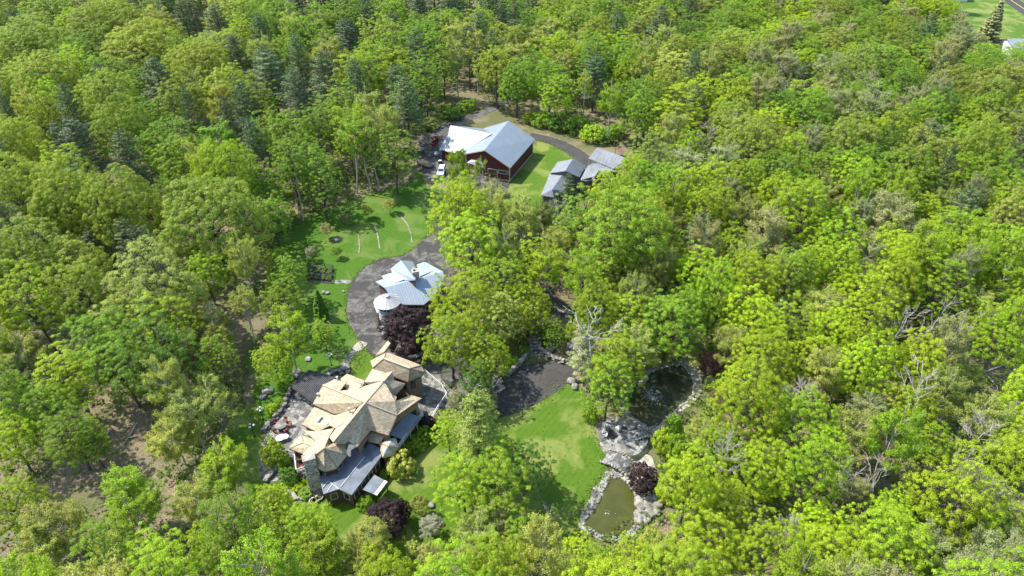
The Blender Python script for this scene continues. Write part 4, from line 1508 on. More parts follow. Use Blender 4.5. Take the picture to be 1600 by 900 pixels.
# cross gable
g1, g2, g3, g4 = P3(ZG, (480, 210, 9.2), (580, 345, 8.6), (405, 270, 6.8), (440, 328, 6.6))
g5 = P3(ZG, (530, 350, 7.4))[0]
mb.plate([g1, g3, g4, g5, g2])
mb.plate([g1, g2, P3(ZG, (597, 292, 7.0))[0], P3(ZG, (560, 218, 7.0))[0]])
mb.plate(P3(ZG, (342, 320, 6.0), (415, 297, 6.4), (500, 345, 7.2), (392, 385, 6.6)), 0.15)
mb.plate(P3(ZG, (590, 240, 6.4), (640, 222, 6.2), (705, 285, 6.8), (612, 322, 7.4)), 0.15)
mb.plate(P3(ZG, (290, 530, 3.2), (330, 516, 3.4), (346, 560, 3.2), (312, 582, 3.0)), 0.12)
mb.build('roof', M['house_roof'], hs)
mb = MB()
HW = skirt(mb, [n1, ra, e1, e2, e3, e4, e5, rb, n2], 0, 0.8)
skirt(mb, [g1, g3, g4, g2, P3(ZG, (597, 292, 7.0))[0], P3(ZG, (560, 218, 7.0))[0]], 3.0, 0.4)
skirt(mb, P3(ZG, (290, 530, 3.2), (330, 516, 3.4), (346, 560, 3.2), (312, 582, 3.0)), 0, 0.25)
mb.build('wall', M['brown_board'], hs)
for i, L, n in facing(HW):
    for k in range(max(1, int(L / 3))): window(hs, HW[i], HW[(i + 1) % len(HW)], (k + .5) / max(1, int(L / 3)), 1.2, 1.1, 1.3, 'white')
q = P3(ZG, (585, 350, 6.8))[0]
mb = MB(); mb.box((q.x, q.y, 5.5), 1.3, 1.0, 3.6, 0.3); mb.box((q.x, q.y, 9.1), 1.5, 1.2, 0.2, 0.3); mb.box((q.x - .25, q.y, 9.3), 0.35, 0.35, 0.5, 0.3)
mb.build('chimney', M['chimney_stone'], hs)
# silo
sc_ = at(604.5, 466, 8.6)
rr = 1.95
so = empty('silo', (sc_.x, sc_.y, 0), 0, 'round grey metal silo with a pale ribbed cone roof beside the house', 'silo')
mb = MB(); mb.cyl((sc_.x, sc_.y, 0), rr, 7.8, 28)
M['silo'] = simple_mat('silo_steel', (0.34, 0.37, 0.40), 0.5, metal=0.3, var=0.2, scale=1.2)
mb.build('silo_body', M['silo'], so)
for k in range(10):
    mb = MB(); mb.cyl((sc_.x, sc_.y, 0), rr + 0.06, 0.07, 28, None, 0.5 + 0.72 * k); 
    if k == 0: hoops = MB()
    hoops.v += [] ; b0 = len(hoops.v)
    hoops.f += [tuple(i + b0 for i in f) for f in mb.f]; hoops.v += mb.v; hoops.uv += mb.uv
hoops.build('hoops', M['steel'], so)
mb = MB(); mb.cyl((sc_.x, sc_.y, 7.8), rr + 0.75, 1.1, 24, 0.35); mb.cyl((sc_.x, sc_.y, 8.9), 0.42, 0.3, 12)
mb.build('roof', mat_uv('silo_roof', 'plain', (0.36, 0.37, 0.36), (0.29, 0.30, 0.30), 0.5), so)
mb = MB()
for k in range(16):
    a = k * math.pi / 8
    mb.bar((sc_.x + 0.4 * math.cos(a), sc_.y + 0.4 * math.sin(a), 8.92), (sc_.x + (rr + .73) * math.cos(a), sc_.y + (rr + .73) * math.sin(a), 7.84), 0.07, 0.07)
mb.build('roof_ribs', M['steel'], so)
for k in range(10):
    a = -math.pi / 2 + (k - 4.5) * 0.33
    mb = MB(); mb.box((sc_.x + (rr + .02) * math.cos(a), sc_.y + (rr + .02) * math.sin(a), 6.7), 0.12, 0.42, 0.75, a)
    mb.build('window', M['glass'], so)

# ------------------------------------------------------------------ the red barn
ZE = (640, 170, 6.923)
bn = empty('barn', at(770, 262), 0, 'big red board barn with pale ribbed metal roofs and white trim', 'barn')
rF, rB = P3(ZE, (810, 445, 9.0), (1072, 130, 9.0))
eRf, eRb = P3(ZE, (1090, 640, 4.6), (1360, 330, 4.6))
eLf, eLb = P3(ZE, (575, 490, 4.6), (770, 222, 4.6))
mb = MB(); mb.plate([rF, eRf, eRb, rB]); mb.plate([rF, rB, eLb, eLf])
wB0, wB1, wE0, wE1 = P3(ZE, (445, 180, 8.2), (885, 270, 8.4), (322, 440, 3.3), (540, 486, 3.7))
mb.plate([wB0, wE0, wE1, wB1])
bk = P3(ZE, (470, 120, 4.8))[0]
mb.plate([wB0, wB1, P3(ZE, (800, 215, 5.0))[0], Vector((wB0.x + 4, wB0.y + 7, 4.8))])
mb.build('roof', M['metal_roof'], bn)
mb = MB()
BWL = skirt(mb, [rF, eRf, eRb, rB, eLb, eLf], 0, 0.9)
BW2 = skirt(mb, [wB0, wE0, Vector((wE1.x + 2.5, wE1.y, wE1.z)), Vector((eLf.x + 3, eLf.y + 2, 5)), Vector((eLb.x, eLb.y, 5)), Vector((wB0.x + 4, wB0.y + 7, 4.8))], 0, 0.8)
mb.build('wall', M['red_board'], bn)
mb = MB()
for q in BWL:
    if q.z < 5: mb.box((q.x, q.y, 0), 0.35, 0.35, q.z)
for i in range(len(BWL)):
    a, b_ = BWL[i], BWL[(i + 1) % len(BWL)]
    mb.bar((a.x, a.y, 0.2), (b_.x, b_.y, 0.2), 0.2, 0.35)
mb.bar(rF - Vector((0, 0, .12)), eRf - Vector((0, 0, .12)), 0.12, 0.3); mb.bar(rF - Vector((0, 0, .12)), eLf - Vector((0, 0, .12)), 0.12, 0.3)
mb.build('trim', M['trim_tan'], bn)
# porch with hipped white roof on the gable side
pr = P3(ZE, (620, 582, 3.4), (690, 532, 3.9), (870, 545, 4.2), (962, 622, 3.8), (925, 657, 3.0), (790, 632, 3.0))
pk = P3(ZE, (800, 560, 4.8))[0]
mb = MB()
for i in range(6): mb.plate([pk, pr[i], pr[(i + 1) % 6]], 0.12)
mb.build('porch_roof', mat_uv('porch_roof', 'rib', (0.5, 0.52, 0.52), None, 0.5, 0, 0.4), bn)
for i in (0, 4, 5):
    q = pr[i].lerp(pk, 0.08); mb = MB(); mb.box((q.x, q.y, 0), 0.28, 0.28, q.z - 0.1); mb.build('porch_post', M['white'], bn)
ai = min(range(len(BWL)), key=lambda i: (BWL[i] - eRf).length)
for i in range(len(BWL)):
    a, b_ = BWL[i], BWL[(i + 1) % len(BWL)]
    if {(a - Vector(rF)).length < 2.5, (b_ - Vector(eRf)).length < 2.5} == {True} or {(b_ - Vector(rF)).length < 2.5, (a - Vector(eRf)).length < 2.5} == {True}:
        tt = 0.72 if (a - Vector(rF)).length < 2.5 else 0.28
        window(bn, a, b_, tt, 2.2, 2.4, 0.8, 'white')
        window(bn, a, b_, 1 - tt if tt > .5 else 0.72, 0.2, 2.6, 2.8, 'white', 'door', 'brown_board')

# ------------------------------------------------------------------ the grey lodge
ZF = (820, 200, 6.667)
lg = empty('lodge', at(895, 285), 0, 'rambling lodge with weathered grey metal roofs and an arched dormer window', 'lodge')
mb = MB()
c1, c2 = P3(ZF, (500, 322, 8.0), (420, 447, 8.0))
c3, c4 = P3(ZF, (262, 466, 5.4), (340, 355, 5.4)); c5, c6 = P3(ZF, (640, 392, 5.4), (568, 512, 5.4))
mb.plate([c1, c4, c3, c2]); mb.plate([c1, c2, c6, c5])
d1, d2, d3, d4 = P3(ZF, (412, 455, 6.2), (262, 468, 4.8), (168, 702, 4.6), (285, 640, 6.2))
d5, d6, d7 = P3(ZF, (400, 655, 4.8), (500, 540, 4.8), (300, 722, 4.6))
mb.plate([d1, d2, d3, d4]); mb.plate([d1, d4, d5, d6]); mb.plate([d4, d3, d7, d5])
# hall with the dormer
b1, b2, b3, b4 = P3(ZF, (655, 392, 7.4), (935, 440, 7.4), (860, 520, 4.6), (575, 545, 4.6))
mb.plate([b1, b4, P3(ZF, (640, 552, 4.6))[0], b3, b2])
mb.plate([b1, b2, P3(ZF, (790, 380, 5.6))[0], P3(ZF, (715, 365, 5.6))[0]])
mb.plate(P3(ZF, (555, 425, 5.0), (632, 430, 5.0), (600, 520, 4.0), (572, 500, 4.0)))
q1, q2, q3, q4, q5 = P3(ZF, (770, 432, 7.4), (735, 500, 6.6), (680, 512, 5.2), (805, 505, 5.2), (700, 470, 6.0))
mb.plate([q1, q5, q3, q2]); mb.plate([q1, q2, q4])
mb.build('roof', M['old_metal'], lg)
mb = MB()
LW = skirt(mb, [c1, c4, c3, c2, c6, c5], 0, 0.6)
LW2 = skirt(mb, [d1, d2, d3, d7, d5, d6], 0, 0.5)
LW3 = skirt(mb, [b1, b4, P3(ZF, (640, 552, 4.4))[0], b3, b2], 0, 0.5)
LW4 = skirt(mb, [q3, q2, q4, q1], 3.5, 0.2)
mb.build('wall', M['grey_board'], lg)
for lp, z in ((LW, 1.6), (LW2, 1.2), (LW3, 1.3)):
    for i, L, n in facing(lp):
        m_ = max(1, min(5, int(L / 2.4)))
        for k in range(m_): window(lg, lp[i], lp[(i + 1) % len(lp)], (k + .5) / m_, z, 0.9, 1.4, 'white')
# arched dormer window
dv = P3(ZF, (735, 515, 5.6))[0]
mb = MB()
pts = [Vector((dv.x + 0.9 * math.cos(t), dv.y - 0.6, 5.2 + 0.8 * math.sin(t))) for t in np.linspace(0, math.pi, 9)]
for i in range(8): mb.bar(pts[i], pts[i + 1], 0.16)
mb.bar(pts[0], pts[-1], 0.16)
wd = mb.build('arched_window', M['white'], lg)

# open pavilion behind the lodge
pv = empty('pavilion', at(950, 245), 0, 'open timber pavilion with a broad weathered grey gable roof behind the lodge', 'pavilion')
v1, v2, v3, v4 = P3(ZF, (755, 200, 7.2), (1075, 320, 7.2), (918, 420, 4.0), (665, 315, 4.0))
off = Vector((v1.x - v4.x, v1.y - v4.y, 0))
mb = MB(); mb.plate([v1, v4, v3, v2]); mb.plate([v1, v2, Vector((v2.x + off.x * .8, v2.y + off.y * .8, 4.4)), Vector((v1.x + off.x * .8, v1.y + off.y * .8, 4.4))])
mb.build('roof', M['old_metal'], pv)
for q in (v3, v4, Vector((v2.x + off.x * .7, v2.y + off.y * .7, 4.2)), Vector((v1.x + off.x * .7, v1.y + off.y * .7, 4.2)), (v3 + v4) / 2):
    q2 = Vector(q).lerp((v1 + v3) / 2, 0.06)
    mb = MB(); mb.box((q2.x, q2.y, 0), 0.3, 0.3, 4.0); mb.build('post', M['trim_tan'], pv)
mb = MB(); m1 = v3.lerp(v2, 0.06); mb.bar(v3 - Vector((0, 0, .3)), v2 - Vector((0, 0, .3)), 0.2, 0.3)
e_ = Vector((v2.x + off.x * .8, v2.y + off.y * .8, 4.1)); mb.bar(v2 - Vector((0, 0, .3)), e_, 0.2, 0.3); mb.bar(v3 - Vector((0, 0, .35)), e_, 0.2, 0.3)
mb.build('truss', M['trim_tan'], pv)

# little hut, rusty lean-to, far farm buildings
ht = empty('hut', at(1012, 251), 0, 'tiny dark hut with a flat white roof at the woods edge', 'hut')
hq = P3(ZF, (1235, 303, 2.6), (1290, 272, 2.8), (1338, 290, 2.8), (1295, 328, 2.6))
mb = MB(); mb.plate(hq, 0.12); mb.build('roof', M['metal_roof'], ht)
mb = MB(); W_ = skirt(mb, hq, 0, 0.25, 0.12); mb.build('wall', M['grey_board'], ht)
mb = MB(); mb.box((W_[0].x + .8, W_[0].y - .3, 0), 0.8, 0.1, 1.9, 0.2); mb.build('door', M['trim_brown'], ht)
lt = empty('lean_to', at(972, 241), 0, 'low lean-to with a rusty brown roof behind the pavilion', 'lean-to')
hq = P3(ZF, (945, 212, 2.0), (1010, 210, 2.3), (1072, 272, 2.3), (1030, 285, 1.8))
mb = MB(); mb.plate(hq, 0.1); mb.build('roof', mat_uv('rust_roof', 'rib', (0.16, 0.09, 0.07), (0.10, 0.06, 0.05), 0.8, 0, 0.4), lt)
for q in hq:
    mb = MB(); mb.box((q.x, q.y, 0), 0.15, 0.15, q.z - 0.1); mb.build('post', M['grey_board'], lt)
fb = empty('farm_shed', at(1592, 70), 0, 'distant shed with a pale blue metal roof at the right picture edge', 'shed')
mb = MB(); fq = [at(1576, 55, 4), at(1606, 57, 6), at(1640, 64, 4), at(1640, 72, 4), at(1606, 66, 6), at(1577, 68, 4)]
p0 = at(1590, 64, 5)
a0 = Vector((p0.x - 4, p0.y - 5, 3.5)); a1 = Vector((p0.x + 22, p0.y - 5, 3.5)); b0_ = Vector((p0.x - 4, p0.y + 1, 5.6)); b1_ = Vector((p0.x + 22, p0.y + 1, 5.6)); c0 = Vector((p0.x - 4, p0.y + 7, 3.5)); c1_ = Vector((p0.x + 22, p0.y + 7, 3.5))
mb.plate([a0, a1, b1_, b0_]); mb.plate([b0_, b1_, c1_, c0]); mb.build('roof', M['metal_roof'], fb)
mb = MB(); skirt(mb, [a0, a1, b1_, c1_, c0, b0_], 0, 0.4); mb.build('wall', M['white'], fb)
fh = empty('farmhouse', at(1492, 0), 0, 'distant white farmhouse cut off by the top picture edge', 'farmhouse')
p0 = at(1494, 3, 0)
mb = MB()
a0 = Vector((p0.x - 6, p0.y, 4)); a1 = Vector((p0.x + 6, p0.y, 4)); b0_ = Vector((p0.x - 6, p0.y + 4, 7)); b1_ = Vector((p0.x + 6, p0.y + 4, 7)); c0 = Vector((p0.x - 6, p0.y + 8, 4)); c1_ = Vector((p0.x + 6, p0.y + 8, 4))
mb.plate([a0, a1, b1_, b0_]); mb.plate([b0_, b1_, c1_, c0]); mb.build('roof', M['metal_grey'], fh)
mb = MB(); FW = skirt(mb, [a0, a1, b1_, c1_, c0, b0_], 0, 0.4); mb.build('wall', M['white'], fh)
for i, L, n in facing(FW):
    for k in range(3): window(fh, FW[i], FW[(i + 1) % len(FW)], (k + .5) / 3, 1.2, 1.0, 1.4, 'dark_grey')

# ================================================================== trees
# seen openings of the photograph where no crown may stand (pixel outlines)
CLEAR = [
    [(470, 348), (540, 322), (600, 300), (650, 282), (652, 250), (650, 215), (700, 190), (760, 168), (800, 180), (860, 206), (935, 222), (985, 236), (1040, 238), (1030, 262), (985, 258),
     (975, 262), (915, 275), (900, 288), (855, 303), (835, 278), (785, 283), (745, 268), (690, 288), (678, 330), (676, 362), (690, 385), (700, 420), (692, 440),
     (660, 475), (665, 560), (690, 590), (720, 612), (665, 665), (660, 690), (700, 700), (720, 760), (700, 850), (640, 870), (570, 790), (500, 790), (440, 770), (410, 748), (420, 690),
     (430, 640), (470, 600), (460, 560), (470, 540), (455, 500), (450, 470), (480, 440), (480, 410), (440, 388), (440, 365)],
    [(790, 585), (812, 568), (835, 548), (870, 562), (900, 570), (895, 590), (925, 640), (945, 690), (950, 720), (930, 760), (905, 812), (880, 800), (850, 740), (830, 700), (790, 672), (790, 655), (745, 640), (765, 605)],
    [(945, 655), (985, 630), (990, 600), (1020, 575), (1070, 566), (1100, 590), (1095, 620), (1060, 645), (1035, 665), (1035, 700), (1015, 730), (1025, 790), (1000, 815), (950, 836), (915, 805), (945, 740), (925, 680)],
    [(60, 510), (110, 512), (125, 545), (70, 545)],
    [(150, 640), (235, 638), (245, 680), (235, 730), (190, 780), (110, 790), (80, 760), (95, 715), (150, 720)],
    [(240, 750), (280, 750), (285, 810), (250, 800)],
    [(855, 468), (915, 476), (960, 470), (965, 482), (915, 494), (862, 490)], [(800, 560), (838, 530), (870, 552), (900, 560), (890, 575), (800, 590)],
    [(1485, 0), (1620, 0), (1620, 75), (1580, 62), (1530, 40)],
    [(700, 135), (745, 120), (750, 160), (700, 165)],
    [(930, 195), (1010, 215), (1020, 232), (940, 215)],
    [(1520, 540), (1590, 560), (1600, 610), (1540, 590)],
    [(382, 585), (400, 580), (405, 640), (385, 640)],
    [(360, 510), (400, 500), (395, 590), (365, 570)],
]
CLEARB = [(min(a for a, _ in p), min(b_ for _, b_ in p), max(a for a, _ in p), max(b_ for _, b_ in p)) for p in CLEAR]


def blocked(px, py):
    for p, (x0, y0, x1, y1) in zip(CLEAR, CLEARB):
        if x0 <= px <= x1 and y0 <= py <= y1 and inpoly(px, py, p): return True
    return False


H_ = [  # kind, colour, crown centre x, y, crown width in the photograph (pixels)
    # upper left hillside
    ('oak', 'O', 75, 22, 75), ('oak', 'O', 165, 40, 112), ('oak', 'O', 50, 72, 105), ('oak', 'O', 222, 75, 118), ('oak', 'O', 312, 108, 100),
    ('maple', 'G', 120, 92, 70), ('oak', 'O', 70, 128, 110), ('oak', 'O', 172, 158, 92), ('pine', 'P', 252, 140, 84), ('oak', 'O', 66, 188, 62),
    ('oak', 'O', 22, 235, 90), ('pine', 'P', 130, 240, 92), ('pine', 'P', 205, 262, 84), ('maple', 'G', 250, 235, 66), ('ash', 'G', 340, 225, 66),
    ('oak', 'Y', 352, 275, 95), ('oak', 'O', 190, 203, 90), ('oak', 'O', 30, 300, 110), ('oak', 'O', 110, 318, 110), ('oak', 'O', 195, 325, 105),
    ('pine', 'P', 20, 192, 44), ('pine', 'P', 342, 48, 66), ('pine', 'P', 290, 40, 50), ('maple', 'G', 385, 38, 46), ('pine', 'P', 300, 185, 40),
    ('oak', 'O', 330, 340, 150), ('oak', 'O', 40, 410, 120), ('oak', 'O', 110, 425, 100), ('pine', 'P', 150, 390, 52), ('pine', 'P', 205, 388, 70), ('pine', 'P', 130, 455, 64),
    ('oak', 'F', 240, 455, 130), ('oak', 'F', 200, 500, 90), ('oak', 'F', 290, 470, 70), ('maple', 'Y', 322, 430, 60), ('willow', 'F', 270, 410, 60),
    ('maple', 'G', 90, 340, 70), ('pine', 'P', 228, 330, 40),
    # upper middle
    ('pine', 'P', 300, 25, 56), ('pine', 'P', 262, 12, 50), ('pine', 'P', 410, 66, 60), ('pine', 'P', 465, 18, 56), ('pine', 'P', 372, 100, 56), ('pine', 'P', 540, 12, 50), ('pine', 'P', 655, 22, 56), ('pine', 'P', 700, 22, 60), ('pine', 'P', 765, 18, 56), ('pine', 'P', 768, 92, 54), ('pine', 'P', 733, 86, 50), ('pine', 'P', 830, 20, 50), ('pine', 'P', 215, 18, 44), ('pine', 'P', 385, 180, 64), ('pine', 'P', 360, 205, 50),
    ('maple', 'G', 433, 32, 72), ('pine', 'P', 425, 130, 105), ('pine', 'P', 505, 18, 70), ('maple', 'G', 540, 40, 60), ('pine', 'P', 575, 38, 56),
    ('maple', 'G', 612, 25, 60), ('maple', 'G', 480, 60, 60), ('pine', 'P', 546, 72, 60), ('pine', 'P', 508, 128, 70), ('maple', 'Y', 580, 108, 105),
    ('oak', 'O', 596, 62, 70), ('maple', 'G', 655, 60, 60), ('ash', 'Y', 547, 200, 62), ('maple', 'G', 448, 210, 70), ('ash', 'F', 607, 195, 40),
    ('beech', 'G', 615, 245, 58), ('beech', 'G', 655, 120, 56), ('ash', 'F', 712, 60, 56), ('pine', 'P', 748, 62, 62), ('beech', 'G', 692, 108, 46),
    ('pine', 'P', 785, 40, 50), ('maple', 'G', 808, 132, 52), ('beech', 'G', 455, 268, 64), ('beech', 'G', 500, 280, 60), ('pine', 'P', 400, 240, 60),
    ('maple', 'G', 405, 300, 70), ('dead', 'B', 630, 160, 34), ('pine', 'P', 470, 170, 60), ('maple', 'G', 425, 338, 56),
    # upper right of the barn
    ('ash', 'F', 860, 60, 70), ('oak', 'O', 900, 40, 60), ('maple', 'Y', 925, 90, 76), ('maple', 'G', 860, 130, 60), ('ash', 'F', 1005, 85, 52), ('oak', 'G', 1000, 110, 50),
    ('pine', 'P', 1030, 50, 70), ('pine', 'P', 1075, 25, 50), ('maple', 'G', 1140, 45, 74), ('maple', 'D', 1070, 62, 50), ('maple', 'Y', 980, 115, 44),
    ('maple', 'F', 1050, 110, 70), ('beech', 'Y', 1055, 180, 86), ('beech', 'Y', 870, 150, 50), ('ash', 'Y', 955, 160, 50), ('pine', 'P', 1080, 125, 50),
    ('dead', 'B', 1105, 218, 44), ('maple', 'Y', 1145, 160, 56), ('oak', 'O', 1180, 90, 60), ('maple', 'G', 1010, 160, 60),
    # centre
    ('maple', 'Y', 716, 332, 92), ('maple', 'Y', 735, 385, 88), ('maple', 'Y', 725, 475, 100), ('maple', 'Y', 705, 535, 80), ('maple', 'Y', 760, 560, 72),
    ('oak', 'F', 775, 500, 74), ('maple', 'Y', 785, 445, 84), ('maple', 'Y', 825, 480, 70), ('ash', 'Y', 716, 262, 40), ('birch', 'Y', 748, 268, 26), ('willow', 'F', 775, 400, 50), ('willow', 'F', 800, 330, 60),
    ('ash', 'M', 845, 340, 52), ('maple', 'G', 975, 355, 125), ('linden', 'G', 955, 400, 95), ('beech', 'G', 905, 345, 70), ('ash', 'F', 890, 420, 50),
    ('beech', 'F', 940, 430, 56), ('willow', 'F', 955, 455, 50), ('pine', 'P', 1090, 375, 70), ('maple', 'L', 1085, 430, 80), ('maple', 'Y', 1145, 385, 56),
    ('maple', 'L', 1055, 400, 46), ('willow', 'F', 1030, 485, 56), ('maple', 'G', 1080, 490, 66), ('beech', 'Y', 978, 500, 66),
    ('beech', 'Y', 962, 572, 78), ('beech', 'G', 950, 606, 72), ('maple', 'G', 1010, 300, 76), ('maple', 'Y', 1050, 300, 80), ('maple', 'Y', 1110, 290, 76),
    ('beech', 'G', 868, 522, 34), ('beech', 'D', 745, 600, 50), ('ash', 'F', 885, 375, 40), ('beech', 'Y', 828, 400, 46),
    ('pine', 'P', 862, 335, 36), ('maple', 'Y', 950, 306, 60), ('maple', 'Y', 990, 280, 44),
    # right
    ('ash', 'F', 1145, 540, 60), ('maple', 'L', 1175, 500, 80), ('maple', 'Y', 1170, 440, 80), ('maple', 'Y', 1190, 560, 90), ('maple', 'L', 1235, 250, 60),
    ('ash', 'S', 1220, 110, 60), ('ash', 'S', 1295, 115, 60), ('maple', 'G', 1390, 100, 90), ('maple', 'D', 1410, 130, 60), ('pine', 'P', 1445, 65, 50), ('maple', 'G', 1345, 75, 70),
    ('ash', 'S', 1430, 165, 60), ('oak', 'M', 1490, 140, 80), ('oak', 'M', 1560, 140, 80), ('pine', 'P', 1590, 240, 54), ('maple', 'Y', 1390, 215, 80), ('maple', 'G', 1375, 165, 50),
    ('oak', 'O', 1530, 240, 90), ('maple', 'Y', 1250, 330, 90), ('maple', 'Y', 1320, 390, 60), ('willow', 'S', 1400, 350, 90), ('maple', 'Y', 1445, 335, 50), ('maple', 'Y', 1500, 380, 90),
    ('pine', 'P', 1235, 410, 50), ('pine', 'P', 1215, 500, 56), ('maple', 'L', 1340, 460, 80), ('maple', 'L', 1300, 520, 70), ('maple', 'Y', 1270, 560, 80), ('ash', 'S', 1305, 570, 50),
    ('maple', 'L', 1430, 570, 84), ('pine', 'P', 1470, 285, 40), ('maple', 'Y', 1580, 400, 70), ('willow', 'F', 1530, 480, 70), ('maple', 'Y', 1530, 510, 60), ('pine', 'P', 1600, 460, 50),
    ('willow', 'F', 1180, 620, 60), ('maple', 'L', 1165, 600, 60), ('willow', 'F', 1098, 680, 56), ('maple', 'Y', 1125, 700, 60), ('maple', 'L', 1190, 730, 90), ('maple', 'Y', 1130, 790, 80),
    ('maple', 'Y', 1100, 850, 100), ('maple', 'L', 1085, 760, 50), ('maple', 'Y', 1250, 660, 90), ('maple', 'L', 1290, 710, 70), ('maple', 'L', 1275, 820, 66), ('maple', 'Y', 1380, 850, 110), ('maple', 'Y', 1300, 870, 90),
    ('willow', 'S', 1360, 640, 70), ('willow', 'S', 1430, 760, 70), ('willow', 'S', 1330, 760, 60), ('maple', 'Y', 1400, 800, 60), ('willow', 'F', 1540, 650, 90), ('maple', 'Y', 1460, 700, 70),
    ('willow', 'S', 1520, 770, 90), ('willow', 'F', 1580, 700, 70), ('maple', 'Y', 1580, 820, 80), ('willow', 'F', 1560, 850, 80), ('maple', 'D', 1545, 840, 70), ('willow', 'S', 1450, 860, 80),
    ('maple', 'G', 1440, 870, 70), ('willow', 'F', 1510, 580, 50), ('maple', 'Y', 1420, 640, 70),
    # left and below
    ('willow', 'F', 40, 560, 80), ('willow', 'S', 30, 590, 70), ('beech', 'Y', 110, 590, 80), ('beech', 'D', 250, 560, 100), ('beech', 'G', 190, 575, 80), ('maple', 'G', 70, 640, 84), ('beech', 'G', 110, 680, 76),
    ('beech', 'G', 140, 690, 56), ('maple', 'Y', 20, 690, 76), ('maple', 'Y', 20, 790, 80), ('ash', 'Y', 200, 765, 84), ('ash', 'Y', 215, 800, 80), ('willow', 'F', 80, 820, 90), ('willow', 'F', 60, 870, 80),
    ('willow', 'F', 270, 680, 80), ('ash', 'F', 300, 650, 84), ('ash', 'F', 330, 620, 60), ('ash', 'F', 305, 780, 70), ('ash', 'Y', 350, 720, 70), ('ash', 'Y', 345, 750, 60), ('maple', 'L', 325, 850, 52),
    ('beech', 'Y', 250, 880, 90), ('ash', 'F', 180, 850, 60), ('pine', 'G', 375, 820, 56), ('ash', 'F', 330, 500, 50), ('ash', 'F', 380, 475, 46), ('beech', 'G', 340, 560, 56), ('ash', 'F', 340, 530, 46),
    ('ash', 'Y', 448, 520, 70), ('maple', 'Y', 428, 565, 56), ('beech', 'Y', 505, 520, 34), ('maple', 'Y', 425, 790, 60), ('maple', 'Y', 480, 835, 84), ('ash', 'Y', 500, 860, 80), ('willow', 'F', 575, 840, 70),
    ('beech', 'G', 455, 430, 50), ('beech', 'G', 440, 470, 60), ('maple', 'Y', 432, 410, 40), ('willow', 'F', 560, 890, 60), ('maple', 'Y', 510, 900, 60),
    ('pine', 'M', 747, 675, 118), ('beech', 'Y', 700, 672, 46), ('beech', 'Y', 778, 758, 90), ('beech', 'Y', 722, 765, 80), ('beech', 'D', 820, 730, 70), ('beech', 'Y', 790, 720, 60), ('willow', 'F', 740, 840, 80),
    ('willow', 'S', 770, 820, 60), ('willow', 'F', 800, 870, 70), ('maple', 'L', 905, 862, 50), ('maple', 'Y', 935, 882, 56), ('willow', 'F', 890, 892, 56), ('maple', 'Y', 990, 882, 76), ('willow', 'F', 1025, 850, 70), ('willow', 'S', 1040, 880, 60),
    ('beech', 'G', 815, 840, 60), ('willow', 'F', 680, 870, 50), ('willow', 'S', 720, 890, 60), ('willow', 'S', 720, 620, 40), ('willow', 'S', 765, 625, 30),
]
for k, c, x, y, w in H_:
    hf = {'pine': 0.55, 'spruce': 0.5}.get(k, 0.62)
    if k == 'oak' and w >= 84 and y < 360: k = 'bigoak'
    far = y < 300
    Hh = {'bigoak': 22, 'oak': 20, 'pine': 22, 'ash': 20}.get(k) if far else None
    if k in ('maple', 'beech') and far: Hh = 18
    if k == 'bigoak': Hh = 22
    if k == 'maple' and (x * 7 + y) % 3 == 0: k = 'linden'
    tree_px(k, c, x, y, w, H=Hh, zf=hf)

# single trees that stand out
tree_px('purple', 'R', 638, 520, 74, H=9.5, zf=0.5, label='big dark purple-leaved tree beside the silo of the metal-roofed house', cat='tree')
tree_px('purple', 'R', 605, 812, 56, H=5.5, zf=0.5, label='low dark purple tree on the lawn below the grey-roofed wing', cat='tree')
tree_px('purple', 'R', 628, 800, 26, H=5.0, zf=0.5, label='smaller purple shrub tree just right of the low purple tree', cat='tree')
tree_px('purple', 'R', 1004, 748, 42, H=5.0, zf=0.5, label='dark red japanese maple on the rocks above the lower pond', cat='tree')
tree_px('purple', 'T', 1114, 570, 40, H=4.0, zf=0.5, label='bronze brown shrub tree at the far right shore of the upper pond', cat='tree', cname='')
tree_px('purple', 'T', 1126, 622, 30, H=3.0, zf=0.5, label='dark bronze shrub right of the pale pond path', cat='tree')
tree_px('purple', 'R', 667, 660, 22, H=2.6, zf=0.5, label='small dark red bush at the balcony corner of the mansion', cat='bush')
tree_px('spruce', 'D', 499, 475, 30, H=7.5, zf=0.5, label='small dark green spruce alone on the lawn beside the loop drive', cat='spruce')
tree_px('spruce', 'S', 1551, 38, 44, H=19, zf=0.5, label='large grey-green spruce in front of the distant road', cat='spruce')
tree_px('maple', 'D', 1467, 10, 28, H=11, zf=0.5, label='round dark green maple beside the distant white house', cat='maple')
for (x, y, c, lb, w, h) in [(484, 397, 'W', 'whitish fruit tree nearest the raised garden beds', 13, 4), (511, 361, 'S', 'leftmost grey-green fruit tree of the meadow row', 18, 4.5),
                            (541, 343, 'S', 'second fruit tree from the left in the meadow row', 15, 4), (575, 331, 'F', 'third fruit tree from the left in the meadow row', 15, 4),
                            (608, 322, 'F', 'rightmost pale fruit tree of the meadow row', 17, 4.5), (663, 333, 'G', 'small green sapling at the drive side of the meadow', 10, 3),
                            (525, 395, 'G', 'dim green sapling between the fruit trees and the garden beds', 14, 3.5)]:
    tree_px('willow', c, x, y - 3, w * 1.25, H=h, zf=0.6, label=lb, cat='fruit tree')
tree_px('willow', 'W', 672, 822, 38, H=4.5, zf=0.55, label='small tree in white blossom on the right lawn', cat='blossom tree')
tree_px('willow', 'F', 655, 793, 34, H=4.5, zf=0.5, label='round olive shrub tree on the lawn between stone and mansion', cat='tree')
